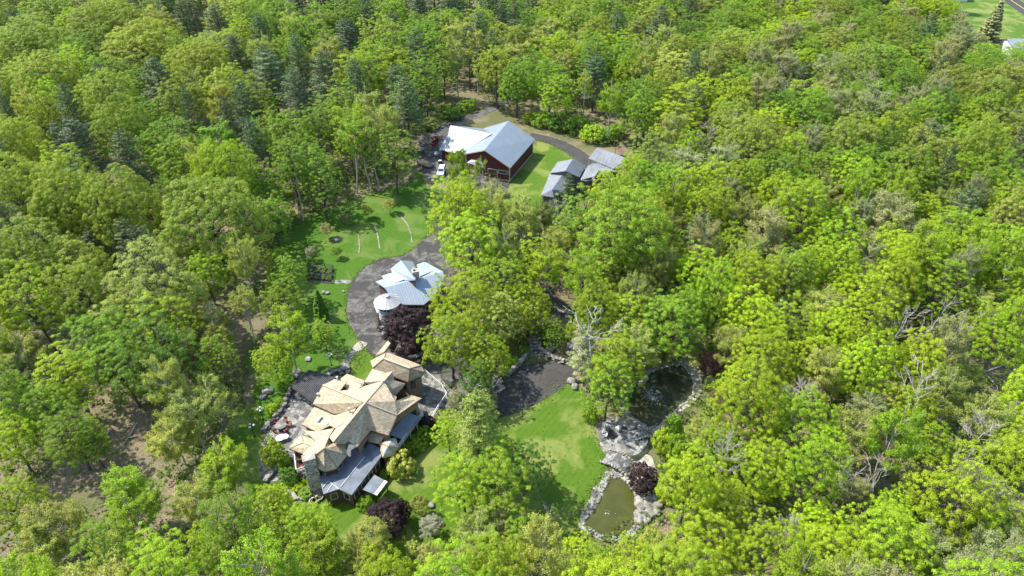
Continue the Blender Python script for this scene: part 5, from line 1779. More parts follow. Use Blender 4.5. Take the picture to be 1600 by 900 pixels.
for (x, y, w, c, h, lb) in [
        (626, 728, 38, 'F', 3.6, 'large round clipped pale shrub by the skylit turret'), (600, 742, 13, 'G', 1.5, 'small round bush between the big ball shrub and the wing wall'),
        (570, 788, 22, 'G', 2.0, 'low green bush at the front corner of the brown wing'), (640, 702, 26, 'G', 2.0, 'leafy bush at the foot of the long balcony, turret end'),
        (652, 692, 28, 'Y', 1.8, 'light green bush in the middle of the balcony flower bed'), (662, 680, 24, 'G', 2.0, 'bush at the far end of the balcony flower bed'),
        (452, 745, 28, 'D', 2.5, 'dark green shrub in the flower bed left of the stone chimney'), (465, 757, 22, 'L', 1.0, 'low lime green plants in the terraced flower bed'),
        (480, 770, 22, 'G', 0.9, 'low green plants on the bottom step of the flower bed'), (450, 757, 18, 'L', 0.8, 'bright ground cover at the left rim of the flower bed'),
        (428, 712, 32, 'Y', 4.5, 'round bright green shrub below the terrace wall'), (442, 722, 24, 'G', 3.5, 'green shrub behind the round bright shrub by the terrace'),
        (1042, 760, 26, 'W', 3.0, 'white-blossomed shrub right of the red japanese maple'), (1036, 775, 20, 'F', 2.0, 'low pale green shrub beside the rock garden'),
        (1052, 664, 22, 'G', 3.5, 'green shrub overhanging the near right end of the upper pond'), (1056, 740, 30, 'D', 4.0, 'dark shrub behind the rock garden shrubs'),
        (922, 648, 22, 'G', 3.0, 'green shrub at the left corner of the stone patio'), (1112, 598, 18, 'S', 2.0, 'grey-green shrub between the two bronze shrubs'),
        (960, 205, 28, 'G', 3.0, 'bush on the verge behind the open pavilion'), (845, 188, 30, 'G', 4.0, 'bush behind the barn, leftmost of the hedge line'),
        (872, 192, 34, 'D', 4.5, 'second bush of the hedge line behind the barn'), (900, 196, 34, 'G', 4.5, 'third bush of the hedge line behind the barn'),
        (925, 210, 34, 'Y', 4.5, 'lightest bush of the hedge line along the back drive'), (944, 216, 26, 'D', 3.5, 'last dark bush of the hedge line along the back drive'),
        (830, 184, 24, 'Y', 3.0, 'small bright bush at the barn end of the hedge line'), (703, 178, 30, 'D', 3.0, 'dark bush on the slope left of the dirt track'),
        (730, 166, 26, 'G', 3.0, 'green bush where the dirt track enters the woods'), (670, 195, 26, 'M', 3.0, 'bush above the red tractor at the woods edge'),
        (655, 200, 26, 'M', 3.0, 'dull bush left of the one above the tractor'), (430, 455, 26, 'Y', 4.0, 'bright bush at the woods edge left of the garden beds'),
        (646, 860, 24, 'F', 2.5, 'pale shrub among the stones at the foot of the lawn'), (665, 868, 26, 'S', 2.5, 'grey shrub at the foot of the lawn next to the willow'),
        (620, 862, 26, 'G', 2.5, 'green shrub left of the pale stone at the lawn foot'), (1003, 262, 22, 'G', 2.5, 'bush between pavilion and hut'),
        (820, 550, 18, 'G', 1.5, 'green bush on the grassy bank left of the stone steps'), (800, 566, 20, 'Y', 1.5, 'yellowish bush against the left retaining wall'),
        (860, 520, 26, 'D', 3.0, 'dark bush above the stone steps'), (425, 640, 16, 'Y', 1.6, 'small fern-green bush on top of the terrace wall'),
        (436, 630, 14, 'G', 1.2, 'small green bush between terrace wall and pergola'), (1070, 720, 34, 'Y', 5, 'bright shrub standing right of the pale rock terrace'),
        (1035, 690, 30, 'Y', 4, 'yellow-green shrub right of the small footbridge'), (1058, 700, 30, 'G', 4.5, 'mid green shrub second right of the small footbridge')]:
    tree_px('bush', c, x, y, w, H=h, zf=0.45, label=lb, cat='bush', group='shrubs of the garden')

p = at(888, 300, 6)
tree('pine', 'P', p.x, p.y, 3.0, 11, label='small blue-green pine in front of the grey lodge', cat='pine')
for (x, y, h, c, lb) in [(558, 302, 23, 'Y', 'tall pale-trunked birch standing at the top edge of the meadow, the stoutest one'), (583, 301, 21, 'F', 'slim pale-trunked birch at the meadow edge right of the stoutest one'),
                     (594, 299, 19, 'G', 'slimmest birch of the three at the top edge of the meadow'), (474, 345, 20, 'G', 'pale-trunked birch at the left end of the meadow edge'),
                     (418, 300, 20, 'G', 'leaning pale birch deeper in the woods left of the meadow'), (747, 148, 24, 'F', 'tall straight pale-trunked tree above the dirt track'),
                     (716, 158, 22, 'F', 'tall thin pale-trunked tree left of the dirt track top'), (770, 148, 20, 'G', 'tall dark-crowned birch where the track enters the woods'),
                     (993, 178, 22, 'F', 'tall pale trunk rising behind the back drive woods edge'), (911, 188, 17, 'Y', 'forked pale birch behind the hedge line'),
                     (398, 540, 14, 'F', 'leaning pale birch at the woodland edge left of the small spruce')]:
    q = at(x, y)
    tree('birch', c, q.x, q.y, h * 0.17, h, label=lb, cat='birch', group='pale trunked birches')
# silvery half-dead pine over the court
p = at(916, 606)
tree('snag', 'B', p.x, p.y, 5.6, 18, label='silvery half-dead pine leaning over the dark court beside the pond lawn', cat='pine', cname='silver')
tree_px('pine', 'S', 912, 545, 66, H=14, zf=0.6, label='pale needled pine standing behind the silvery dead one', cat='pine')
for (x, y, w, h, lb, tl) in [
        (855, 812, 30, 9, 'pale bare dead tree at the near end of the right lawn', None), (838, 868, 34, 9, 'second pale dead tree, below the one at the lawn end', None),
        (1385, 520, 60, 17, 'tall whitish dead tree with forked limbs in the right hand woods, the upper one', (0.1, 0.25)), (1408, 525, 50, 15, 'dead tree with slanting limbs immediately right of the tall forked one', (0.0, 0.3)),
        (1440, 505, 50, 15, 'slim leaning dead tree above the tan forest clearing', (0.1, 0.45)), (1480, 510, 44, 15, 'long leaning dead tree at the tan forest clearing edge', (0.1, 0.5)),
        (1445, 650, 80, 20, 'largest white dead tree of the right hand woods, its limbs forked wide', (0.1, 0.3)), (1465, 705, 50, 13, 'short leaning dead tree below the largest white one', (0.1, 0.45)),
        (1310, 770, 56, 13, 'bare twiggy dead tree among the lower right crowns', (0.0, 0.2)), (1365, 780, 60, 13, 'bare spreading dead tree with fine grey twigs at lower right', (0.1, 0.4)),
        (1225, 830, 50, 10, 'tangled grey dead tree in the dark gap at lower right', None), (1520, 740, 70, 13, 'leaning tangle of dead limbs at the far right woods', (0.1, 0.6)),
        (1280, 225, 40, 14, 'grey leafless tree in the upper right woods', None), (1095, 245, 36, 12, 'leafless tree right of the far sheds', None),
        (1045, 235, 34, 7, 'small twiggy leafless tree behind the little hut', None), (90, 860, 70, 13, 'white leaning dead tree at the lower left edge', (0.0, -0.7)),
        (330, 510, 36, 13, 'bare-topped pale tree beside the woodland edge at left', None), (735, 620, 60, 9, 'bare spreading small tree over the mansion forecourt', None),
        (770, 610, 40, 8, 'second bare small tree next to the forecourt', None), (1520, 330, 36, 10, 'pale bare snag under the right hand pine', (0, 0.5))]:
    tree_px('snag' if (tl or 'pale' in lb) else 'dead', 'B', x, y, w, H=h, zf=0.55, label=lb, cat='dead tree', group='dead trees', tilt=tl)

# the woods between them: seeded trees wherever the photograph shows woodland
MIX = {
    'NW': [('oak', 'O', 60), ('linden', 'G', 12), ('pine', 'P', 14), ('ash', 'F', 4), ('maple', 'Y', 4)],
    'N': [('pine', 'P', 30), ('maple', 'G', 18), ('linden', 'G', 12), ('beech', 'G', 14), ('ash', 'F', 10), ('oak', 'O', 8)],
    'NE': [('maple', 'G', 12), ('linden', 'G', 20), ('oak', 'O', 18), ('ash', 'F', 16), ('oak', 'M', 14), ('maple', 'Y', 10), ('pine', 'P', 8), ('beech', 'D', 4)],
    'FE': [('maple', 'G', 12), ('linden', 'G', 14), ('oak', 'M', 22), ('ash', 'S', 16), ('willow', 'S', 8), ('maple', 'Y', 18), ('pine', 'P', 6), ('maple', 'D', 6)],
    'E': [('maple', 'Y', 18), ('linden', 'Y', 18), ('maple', 'L', 12), ('beech', 'Y', 10), ('willow', 'F', 22), ('ash', 'S', 12), ('ash', 'Y', 12), ('maple', 'G', 8), ('pine', 'P', 7), ('oak', 'F', 5)],
    'SE': [('maple', 'Y', 14), ('linden', 'Y', 12), ('beech', 'Y', 14), ('willow', 'F', 24), ('willow', 'S', 20), ('ash', 'Y', 14), ('maple', 'L', 12), ('ash', 'F', 8), ('dead', 'B', 6)],
    'SW': [('willow', 'F', 16), ('ash', 'F', 16), ('ash', 'Y', 18), ('beech', 'Y', 14), ('beech', 'G', 18), ('maple', 'Y', 14), ('maple', 'G', 4)],
    'C': [('maple', 'Y', 40), ('beech', 'G', 16), ('ash', 'F', 26), ('ash', 'Y', 14), ('maple', 'G', 14), ('pine', 'P', 6), ('willow', 'F', 4)],
}


def zone(px, py):
    if px < 400 and py < 480: return 'NW'
    if px < 830 and py < 250: return 'N'
    if px < 1180 and py < 250: return 'NE'
    if py < 300: return 'FE'
    if px > 1000 and py < 600: return 'E'
    if px > 860: return 'SE'
    if px < 520 and py > 300: return 'SW'
    return 'C'


placed = [(t['x'], t['y'], t['R']) for t in TREES]
GRID = {}


def gadd(x, y, r):
    GRID.setdefault((int(x // 14), int(y // 14)), []).append((x, y, r))


for q in placed: gadd(*q)


def gfree(x, y, r, k):
    i, j = int(x // 14), int(y // 14)
    for a in (-1, 0, 1):
        for b_ in (-1, 0, 1):
            for (qx, qy, qr) in GRID.get((i + a, j + b_), ()):
                if (qx - x) ** 2 + (qy - y) ** 2 < (k * (r + qr)) ** 2: return False
    return True


OPEN = [MEADOW, LAWN_R, LAWN_BARN, LOOP, LAWN_FAR]
rnd = random.Random(42)
nfill = 0
for attempt in range(60000):
    y = 34 + (420 - 34) * rnd.random() ** 0.8
    hw = 0.80 * math.hypot(y, CAM_H) * 0.98 + 8
    x = rnd.uniform(-hw, hw)
    px, py, f = proj((x, y, 11))
    if px < -35 or px > 1635 or py < -25 or py > 960: continue
    z_ = zone(px, py)
    tot = sum(w for _, _, w in MIX[z_])
    r = rnd.random() * tot
    for k, c, w in MIX[z_]:
        r -= w
        if r <= 0: break
    R = {'oak': 6.2, 'linden': 5.4, 'maple': 5.2, 'beech': 4.8, 'ash': 4.6, 'willow': 4.8, 'pine': 5.6, 'dead': 4.0}[k] * rnd.uniform(0.78, 1.2)
    if y > 150: R *= 1.12
    if y > 220: R *= 1.12
    if z_ == 'NW' and k == 'oak': R *= 1.25
    if py > 300: R *= 0.84
    H = {'oak': 19, 'linden': 17, 'maple': 18, 'beech': 18, 'ash': 20, 'willow': 15, 'pine': 21, 'dead': 15}[k] * rnd.uniform(0.82, 1.12)
    dist_k = 0.88 if z_ == 'NW' else (0.74 if z_ in ('E', 'SE', 'FE') else 0.8)
    if not gfree(x, y, R, dist_k): continue
    bx, by, _ = proj((x, y, 0))
    if any(inpoly(bx, by, q) for q in OPEN) or blocked(bx, by): continue
    bad = False
    for zz in (H * 0.38, H * 0.6, H * 0.85):
        for dx in (-0.85, 0, 0.85):
            a, b_, _ = proj((x + dx * R, y, zz))
            if blocked(a, b_): bad = True; break
        if bad: break
    if bad or blocked(*proj((x, y, H))[:2]): continue
    tree(k, c, x, y, R, H)
    gadd(x, y, R)
    nfill += 1
print('hand', len(placed), 'fill', nfill)

# understory saplings and undergrowth: one mass nobody could count
rng = np.random.default_rng(77)
P, C = [], []
n_cl = 0
for attempt in range(30000):
    y = 40 + 330 * rng.random() ** 0.9
    hw = 0.80 * math.hypot(y, CAM_H)
    x = rng.uniform(-hw, hw)
    bx, by, _ = proj((x, y, 0))
    if any(inpoly(bx, by, q) for q in OPEN) or blocked(bx, by): continue
    if noise.noise(Vector((x * 0.05, y * 0.05, 1))) < -0.3: continue
    s = 0.5 + 1.9 * rng.random() ** 2
    m = int(12 + 10 * s)
    D = rng.normal(size=(m, 3)); D[:, 2] = np.abs(D[:, 2])
    D /= np.linalg.norm(D, axis=1, keepdims=True)
    P.append(np.array([x, y, 0.0]) + D * s * np.array([1, 1, 1.1]))
    C.append(D)
    n_cl += 1
    if n_cl > 15000: break
P = np.concatenate(P); C = np.concatenate(C)
V, F = leaf_quads(P, C + rng.normal(size=C.shape) * 0.5 + np.array([0, 0, .5]), 0.5, 0.6, rng)
ug = bpy.data.objects.new('undergrowth', mesh_np('undergrowth', V, F, M['leaf'], rng.random(len(F))))
COL.objects.link(ug); ug.color = (0.11, 0.19, 0.025, 1)
tag(ug, 'low green undergrowth scattered over the forest floor', 'undergrowth', None, 'stuff')

# ragged grass along the borders of lawns, courts and ponds: nobody could count it
rng = np.random.default_rng(5)
P = []
for poly, w_ in ((MEADOW, 0.7), (LAWN_R, 0.8), (LAWN_BARN, 0.6), (LOOP, 0.35), (LAWN_COURT, 0.3), (grow(UPPER, 1.3), 0.5), (grow(LOWER, 1.8), 0.5)):
    c = [at(a, b_) for a, b_ in smooth_poly(poly, 5)]
    for i in range(len(c)):
        a, b_ = c[i], c[(i + 1) % len(c)]
        n = int((b_ - a).length * 16)
        f = rng.random(n)[:, None]
        q = np.array(a)[None] * (1 - f) + np.array(b_)[None] * f + rng.normal(size=(n, 3)) * w_ * np.array([1, 1, 0])
        q[:, 2] = 0.06 + rng.random(n) * 0.18
        P.append(q)
for _ in range(5200):
    P.append(np.array([[rng.uniform(-60, 60), rng.uniform(48, 150), 0.09]]))
P = np.concatenate(P)
keep = [i for i, q in enumerate(P) if not (inpoly(*proj(q)[:2], LOOP) or inpoly(*proj(q)[:2], UPPER) or inpoly(*proj(q)[:2], LOWER) or (i >= len(P) - 5200 and not (inpoly(*proj(q)[:2], MEADOW) or inpoly(*proj(q)[:2], LAWN_R))))]
P = P[keep]
V, F = leaf_quads(P, rng.normal(size=P.shape) * 0.6 + np.array([0, 0, 1.0]), 0.30, 0.5, rng)
gt = bpy.data.objects.new('grass', mesh_np('grass', V, F, M['leaf'], rng.random(len(F))))
COL.objects.link(gt); gt.color = (0.12, 0.19, 0.022, 1)
tag(gt, 'ragged grass tufts along the lawn and drive borders', 'grass', None, 'stuff')

# ------------------------------------------------------------------ a label for every tree
LM = [('the red barn', 760, 235), ('the metal-roofed house', 640, 440), ('the tan-roofed mansion', 560, 660), ('the grey lodge', 905, 260),
      ('the upper pond', 1035, 610), ('the lower pond', 965, 790), ('the meadow', 590, 340), ('the dark court', 820, 610),
      ('the upper left corner', 0, 0), ('the lower left corner', 0, 900), ('the upper right farm road', 1580, 20), ('the lower right corner', 1600, 900),
      ('the mid left edge', 0, 450), ('the mid right edge', 1600, 450), ('the mid top edge', 800, 0),
      ('the tan forest clearing', 1550, 570), ('the brown leaf clearing', 180, 710), ('the big purple tree', 640, 515), ('the bend of the woodland drive', 880, 480),
      ('a top edge point above the meadow', 300, 0), ('a top edge point between barn and road', 1200, 0), ('the mid bottom edge', 800, 900),
      ('the tall forked dead tree', 1390, 520), ('the small lone spruce', 500, 475), ('the little hut', 1013, 245)]
ORD = 'closest second third fourth fifth sixth seventh eighth ninth tenth eleventh twelfth thirteenth fourteenth fifteenth sixteenth seventeenth eighteenth nineteenth twentieth'.split()
ORD += ['twenty-' + q for q in 'first second third fourth fifth sixth seventh eighth ninth'.split()] + ['thirtieth'] + ['thirty-' + q for q in 'first second third fourth fifth sixth seventh eighth ninth'.split()]
DIRN = ['right', 'upper right', 'above', 'upper left', 'left', 'lower left', 'below', 'lower right']
groups = {}
for t in TREES:
    nm, word = KNAME[t['kind']]
    if t['label']:
        tag(t['o'], t['label'], t['cat'] or 'tree', t['group'])
        continue
    px, py, _ = proj((t['x'], t['y'], t['H'] * 0.6))
    t['p'] = (px, py)
    L = min(LM, key=lambda q: (q[1] - px) ** 2 + (q[2] - py) ** 2)
    a = math.degrees(math.atan2(L[2] - py, px - L[1])) % 360
    d = DIRN[int(((a + 22.5) % 360) // 45)]
    desc = ('%s %s' % (CNAME[t['col']], word)) if t['kind'] != 'dead' else word
    groups.setdefault((desc, L[0], d), []).append((math.hypot(L[1] - px, L[2] - py), t))
TP = {'right': 'right of', 'left': 'left of', 'above': 'above', 'below': 'below', 'upper right': 'up-right of', 'upper left': 'up-left of',
      'lower left': 'down-left of', 'lower right': 'down-right of'}
for (desc, lm, d), lst in groups.items():
    lst.sort(key=lambda q: q[0])
    for i, (_, t) in enumerate(lst):
        lab = '%s, %s one %s %s' % (desc, ORD[min(i, 38)], TP[d], lm)
        tag(t['o'], lab, KNAME[t['kind']][0].replace('_', ' '), 'woodland trees')

# ================================================================== vehicles, furniture, small things
def mpart(mb, name, mat, parent): return mb.build(name, M[mat] if isinstance(mat, str) else mat, parent)


M['car_white'] = simple_mat('white_car_paint', (0.78, 0.79, 0.80), 0.25, var=0.03, spec=0.6)
M['rubber'] = simple_mat('rubber', (0.02, 0.02, 0.02), 0.8)
M['red_paint'] = simple_mat('red_paint', (0.30, 0.03, 0.02), 0.4)
M['dark_green'] = simple_mat('dark_green_paint', (0.03, 0.06, 0.03), 0.5)
M['wood'] = simple_mat('weathered_wood', (0.30, 0.24, 0.18), 0.85, var=0.3)
M['red_wood'] = simple_mat('red_brown_wood', (0.20, 0.07, 0.05), 0.7)
M['soil'] = simple_mat('soil', (0.07, 0.05, 0.035), 0.95, var=0.3)


def local(parent_name, loc, rz, label, cat, group=None):
    return empty(parent_name, loc, rz, label, cat, group)


class LB(MB):
    """parts in a thing's own coordinates"""
    def put(s, name, mat, parent):
        me_parent = parent
        o = s.build(name, M[mat] if isinstance(mat, str) else mat, None)
        o.parent = me_parent
        return o


def prism(mb, prof, y0, y1):
    """side profile (x, z) given counter-clockwise, from y0 to y1"""
    a = [(x, y0, z) for x, z in prof]; b_ = [(x, y1, z) for x, z in prof]
    mb.face(a); mb.face(b_[::-1])
    n = len(prof)
    for i in range(n):
        j = (i + 1) % n
        mb.face([a[i], b_[i], b_[j], a[j]])


def wheel(parent, x, y, r=0.36, w=0.24):
    mb = LB()
    n = 14
    ring = [(x + r * math.cos(i * 6.2832 / n), z_) for i, z_ in ((i, r + r * math.sin(i * 6.2832 / n)) for i in range(n))]
    prism(mb, ring, y - w / 2, y + w / 2)
    o = mb.put('wheel', 'rubber', parent)
    mb = LB(); s = 1 if y > 0 else -1
    prism(mb, [(x + (a - x) * .55, r + (b_ - r) * .55) for a, b_ in ring], y + s * w / 2 - 0.02, y + s * (w / 2 + 0.015))
    o2 = mb.put('rim', 'steel', o)


def suv(loc, rz, label, cat='car'):
    o = local('parked_car', loc, rz, label, cat)
    mb = LB()
    prism(mb, [(-2.45, 0.45), (2.4, 0.45), (2.5, 0.75), (2.35, 1.02), (1.25, 1.15), (-2.4, 1.18), (-2.5, 0.8)], -0.95, 0.95)
    mb.put('body', 'car_white', o)
    mb = LB()
    lo = [(1.15, 0.85), (-2.3, 0.85)]
    b_ = [(1.25, -0.88, 1.14), (1.25, 0.88, 1.14), (-2.35, 0.88, 1.16), (-2.35, -0.88, 1.16)]
    t = [(0.45, -0.72, 1.72), (0.45, 0.72, 1.72), (-2.05, 0.72, 1.74), (-2.05, -0.72, 1.74)]
    for i in range(4):
        j = (i + 1) % 4
        mb.face([b_[i], b_[j], t[j], t[i]])
    mb.face(t[::1])
    mb.put('windows', 'glass', o)
    mb = LB(); mb.box((-0.85, 0, 1.735), 2.5, 1.42, 0.07); mb.put('car_roof', 'car_white', o)
    mb = LB()
    for s in (-1, 1):
        mb.bar((0.47, s * 0.73, 1.73), (1.27, s * 0.89, 1.15), 0.08); mb.bar((-2.05, s * 0.73, 1.73), (-2.35, s * 0.89, 1.16), 0.1); mb.bar((-0.7, s * 0.735, 1.72), (-0.7, s * 0.89, 1.15), 0.08)
    mb.put('pillars', 'car_white', o)
    for x in (1.55, -1.6):
        for y in (-0.86, 0.86): wheel(o, x, y)
    for y in (-0.7, 0.7):
        mb = LB(); mb.box((2.44, y, 0.72), 0.1, 0.35, 0.18); mb.put('headlight', 'skylight', o)
        mb = LB(); mb.box((-2.49, y, 0.85), 0.06, 0.25, 0.25); mb.put('tail_light', 'red_paint', o)
    mb = LB(); mb.box((2.47, 0, 0.42), 0.16, 1.7, 0.22); mb.put('bumper', 'black', o)
    return o


suv(at(690, 271), R_(-95), 'white estate car parked on the gravel left of the barn porch')
suv(at(760, 347), R_(-60), 'white car half hidden under the bright tree beside the upper drive')
# flatbed trailer loaded with boards
tr = local('trailer', at(665, 260), R_(-35), 'dark flatbed trailer with plank sides at the lawn corner by the barn yard', 'trailer')
mb = LB(); mb.box((0, 0, 0.6), 4.6, 2.1, 0.15); mb.put('bed', 'dark_grey', tr)
mb = LB(); mb.box((0, -1.0, 0.75), 4.6, 0.08, 0.5); mb.box((0, 1.0, 0.75), 4.6, 0.08, 0.5); mb.box((2.3, 0, 0.75), 0.08, 2.0, 0.5); mb.put('side_boards', 'wood', tr)
mb = LB()
for y in (-.6, -.2, .2, .6): mb.box((0, y, 0.76), 4.2, 0.25, 0.18)
mb.put('load', 'wood', tr)
mb = LB(); mb.bar((-2.3, 0, 0.65), (-3.5, 0, 0.5), 0.12); mb.put('drawbar', 'black', tr)
for x in (-0.5, 0.5):
    for y in (-1.05, 1.05): wheel(tr, x, y, 0.33, 0.22)
# red tractor
tc = local('tractor', at(680, 222), R_(-100), 'small red tractor with big rear wheels by the dirt track', 'tractor')
mb = LB(); prism(mb, [(0.1, 0.7), (1.7, 0.7), (1.75, 1.2), (1.6, 1.35), (0.1, 1.4)], -0.35, 0.35); mb.put('hood', 'red_paint', tc)
mb = LB(); mb.box((-0.6, 0, 0.6), 1.4, 0.7, 0.35); mb.put('chassis', 'black', tc)
mb = LB(); mb.box((-0.7, 0, 1.0), 0.5, 0.5, 0.12); mb.box((-0.95, 0, 1.1), 0.1, 0.5, 0.45); mb.put('seat', 'black', tc)
mb = LB(); mb.box((-0.7, -0.72, 1.25), 1.0, 0.3, 0.08); mb.box((-0.7, 0.72, 1.25), 1.0, 0.3, 0.08); mb.put('fender', 'red_paint', tc)
mb = LB(); mb.bar((-0.05, 0, 1.35), (-0.3, 0, 1.6), 0.06); mb.cyl((-0.32, 0, 1.58), 0.22, 0.04, 10); mb.put('steering_wheel', 'black', tc)
mb = LB()
for y in (-.5, .5): mb.bar((-1.1, y, 0.9), (-1.1, y, 2.2), 0.08)
mb.bar((-1.1, -.5, 2.2), (-1.1, .5, 2.2), 0.08); mb.put('roll_bar', 'black', tc)
for y in (-.72, .72): wheel(tc, -0.8, y, 0.65, 0.36); wheel(tc, 1.3, y * .9, 0.38, 0.24)
mb = LB(); mb.bar((1.7, -.4, .6), (2.5, -.4, .4), .08); mb.bar((1.7, .4, .6), (2.5, .4, .4), .08); mb.box((2.6, 0, 0.1), 0.5, 1.5, 0.5); mb.put('bucket', 'red_paint', tc)
# cement mixer and dark roller, grill
mx = local('cement_mixer', at(682, 245), 0.4, 'white drum mixer on wheels standing beside the barn yard weeds', 'mixer')
mb = LB(); mb.cyl((0, 0, 0.6), 0.45, 0.5, 12, 0.7); mb.cyl((0, 0, 1.1), 0.7, 0.5, 12, 0.35); mb.put('drum', 'white', mx)
mb = LB(); mb.bar((-.6, 0, .1), (-.6, 0, 1.2), .1); mb.bar((.6, 0, .1), (.6, 0, 1.2), .1); mb.bar((-.7, 0, .35), (.9, 0, .35), .1); mb.bar((.9, 0, .35), (1.8, 0, .7), .07); mb.put('frame', 'steel', mx)
for y in (-.45, .45): wheel(mx, 0, y, 0.25, 0.12)
bl = local('water_tank', at(688, 255), 0, 'small black and white tank just behind the parked estate car', 'tank')
mb = LB(); mb.cyl((0, 0, 0), 0.55, 0.9, 14); mb.put('tank_body', 'black', bl)
mb = LB(); mb.cyl((0, 0, 0.9), 0.5, 0.2, 14, 0.15); mb.put('lid', 'white', bl)
sg = local('barrel', at(661, 240), 0, 'dark upright barrel at the edge of the barn yard', 'barrel')
mb = LB(); mb.cyl((0, 0, 0), 0.42, 0.3, 14, 0.48); mb.cyl((0, 0, 0.3), 0.48, 0.4, 14); mb.cyl((0, 0, 0.7), 0.48, 0.3, 14, 0.42); mb.put('staves', 'black', sg)
mb = LB(); mb.cyl((0, 0, 0.3), 0.5, 0.06, 14); mb.cyl((0, 0, 0.7), 0.5, 0.06, 14); mb.put('hoops', 'steel', sg)


def lamp(px, py, label, n=4, h=2.6):
    o = local('lamp_post', at(px, py), 0.3, label, 'lamp post', 'garden lamp posts')
    mb = LB(); mb.cyl((0, 0, 0), 0.14, 0.25, 10); mb.cyl((0, 0, 0.25), 0.06, h - 0.25, 8); mb.put('post', 'black', o)
    mb = LB()
    if n > 1:
        for k in range(n):
            a = k * 6.283 / n; mb.bar((0, 0, h - 0.1), (0.42 * math.cos(a), 0.42 * math.sin(a), h), 0.06)
        mb.put('arms', 'black', o)
        for k in range(n):
            a = k * 6.283 / n
            mb = LB(); c = (0.42 * math.cos(a), 0.42 * math.sin(a), h)
            mb.cyl(c, 0.10, 0.1, 10, 0.19); mb.cyl(c, 0.19, 0.12, 10, 0.19, 0.1, False); mb.cyl(c, 0.19, 0.12, 10, 0.06, 0.22); mb.put('globe', 'white', o)
    else:
        mb.cyl((0, 0, h), 0.12, 0.1, 8, 0.2); mb.cyl((0, 0, h + 0.1), 0.2, 0.35, 6, 0.24); mb.put('lantern', 'dark_grey', o)
        mb = LB(); mb.cyl((0, 0, h + 0.45), 0.3, 0.2, 6, 0.04); mb.put('cap', 'black', o)
    return o


lamp(518, 571, 'lamp post with white globes on the lawn above the pergola')
lamp(412, 656, 'lamp post with white globes on the grass left of the terrace wall')
lamp(816, 651, 'black lantern post where the dark court meets the lawn', 1)
lamp(398, 682, 'white globe lamp post under the left woodland edge', 3)
lamp(789, 588, 'black lantern post at the corner of the left retaining wall', 1, 2.2)
lamp(736, 792, 'thin garden lamp on the lawn beside the tall tree group', 1, 2.2)


def chair(px, py, rz, label, mat='red_wood', group=None, z=0.05, loc=None, s=1.0, cat='chair'):
    o = local('patio_chair', loc or at(px, py, z), rz, label, cat, group)
    o.scale = (s, s, s)
    mb = LB(); mb.box((0, 0, 0.42), 0.55, 0.55, 0.07); mb.put('seat', mat, o)
    mb = LB(); mb.face([(-.3, -.27, .45), (-.3, .27, .45), (-.42, .27, 1.0), (-.42, -.27, 1.0)]); mb.box((-0.33, 0, 0.5), 0.07, 0.55, 0.5); mb.put('backrest', mat, o)
    for x in (-.24, .24):
        for y in (-.24, .24):
            mb = LB(); mb.box((x, y, 0), 0.07, 0.07, 0.42); mb.put('leg', mat, o)
    for y in (-.28, .28):
        mb = LB(); mb.box((0, y, 0.65), 0.5, 0.06, 0.05); mb.box((0.22, y, 0.42), 0.06, 0.06, 0.24); mb.put('armrest', mat, o)
    return o


tb = local('patio_table', at(440, 669, 0.06), 0.2, 'round grey stone table on the flagged terrace, ringed by red-brown chairs', 'table')
mb = LB(); mb.cyl((0, 0, 0.7), 0.95, 0.08, 20); mb.put('table_top', 'flag', tb)
mb = LB(); mb.cyl((0, 0, 0), 0.35, 0.7, 12, 0.25); mb.put('pedestal', 'stone', tb)
for k in range(6):
    a = k * 6.283 / 6 + 0.3
    c = at(440, 669, 0.06)
    chair(0, 0, a + math.pi, ['red-brown chair at the round table, on its pond side', 'red-brown chair at the round table, far side towards the pergola', 'red-brown chair at the round table, far left one',
                              'red-brown chair at the round table, on the terrace wall side', 'red-brown chair at the round table, near left one', 'red-brown chair at the round table, nearest the white table'][k],
          'red_wood', 'chairs round the terrace table', loc=Vector((c.x + 1.45 * math.cos(a), c.y + 1.45 * math.sin(a), 0.06)))
for (cx, cy, n, lb) in ((439, 688, 0, 'white oval table on the terrace next to the round table'),):
    wt = local('white_table', at(cx, cy, 0.06), 0.3, lb, 'table')
    mb = LB(); mb.cyl((0, 0, 0.66), 0.75, 0.07, 18); mb.cyl((0.8, 0, 0.66), 0.6, 0.06, 18); mb.put('table_top', 'white', wt)
    for x, y in ((-.4, -.4), (-.4, .4), (1.0, -.3), (1.0, .3)):
        mb = LB(); mb.cyl((x, y, 0), 0.05, 0.66, 8); mb.put('leg', 'white', wt)
bs = local('bench', at(421, 690, 0.05), R_(75), 'slatted grey bench at the lower left end of the terrace wall', 'bench')
mb = LB()
for y in (-.2, 0, .2): mb.box((0, y, 0.42), 1.7, 0.16, 0.06)
mb.put('seat', 'wood', bs)
mb = LB()
for z in (.6, .8): mb.box((0, .32, z), 1.7, 0.05, 0.15)
mb.put('backrest', 'wood', bs)
for x in (-.75, .75):
    mb = LB(); mb.box((x, 0, 0), 0.08, 0.6, 0.42); mb.put('leg', 'wood', bs)
for i, (x, y, lb) in enumerate([(450, 731, 'white garden pot on the lower terrace, the left one of the pair'), (455, 733, 'white garden pot on the lower terrace, the right one of the pair'),
                                (490, 776, 'small white round planter next to the chimney foot, upper one'), (494, 783, 'large white round planter below the brown wing corner'),
                                (500, 779, 'white planter against the brown boarded corner'), (489, 785, 'lowest white round planter on the grass below the chimney')]):
    o = local('planter', at(x, y, 0.03), 0, lb, 'planter', 'white planters')
    mb = LB(); mb.cyl((0, 0, 0), 0.38, 0.45, 14, 0.55); mb.put('pot', 'white', o)
    mb = LB(); mb.cyl((0, 0, 0.40), 0.48, 0.06, 14); mb.put('soil', 'soil', o)
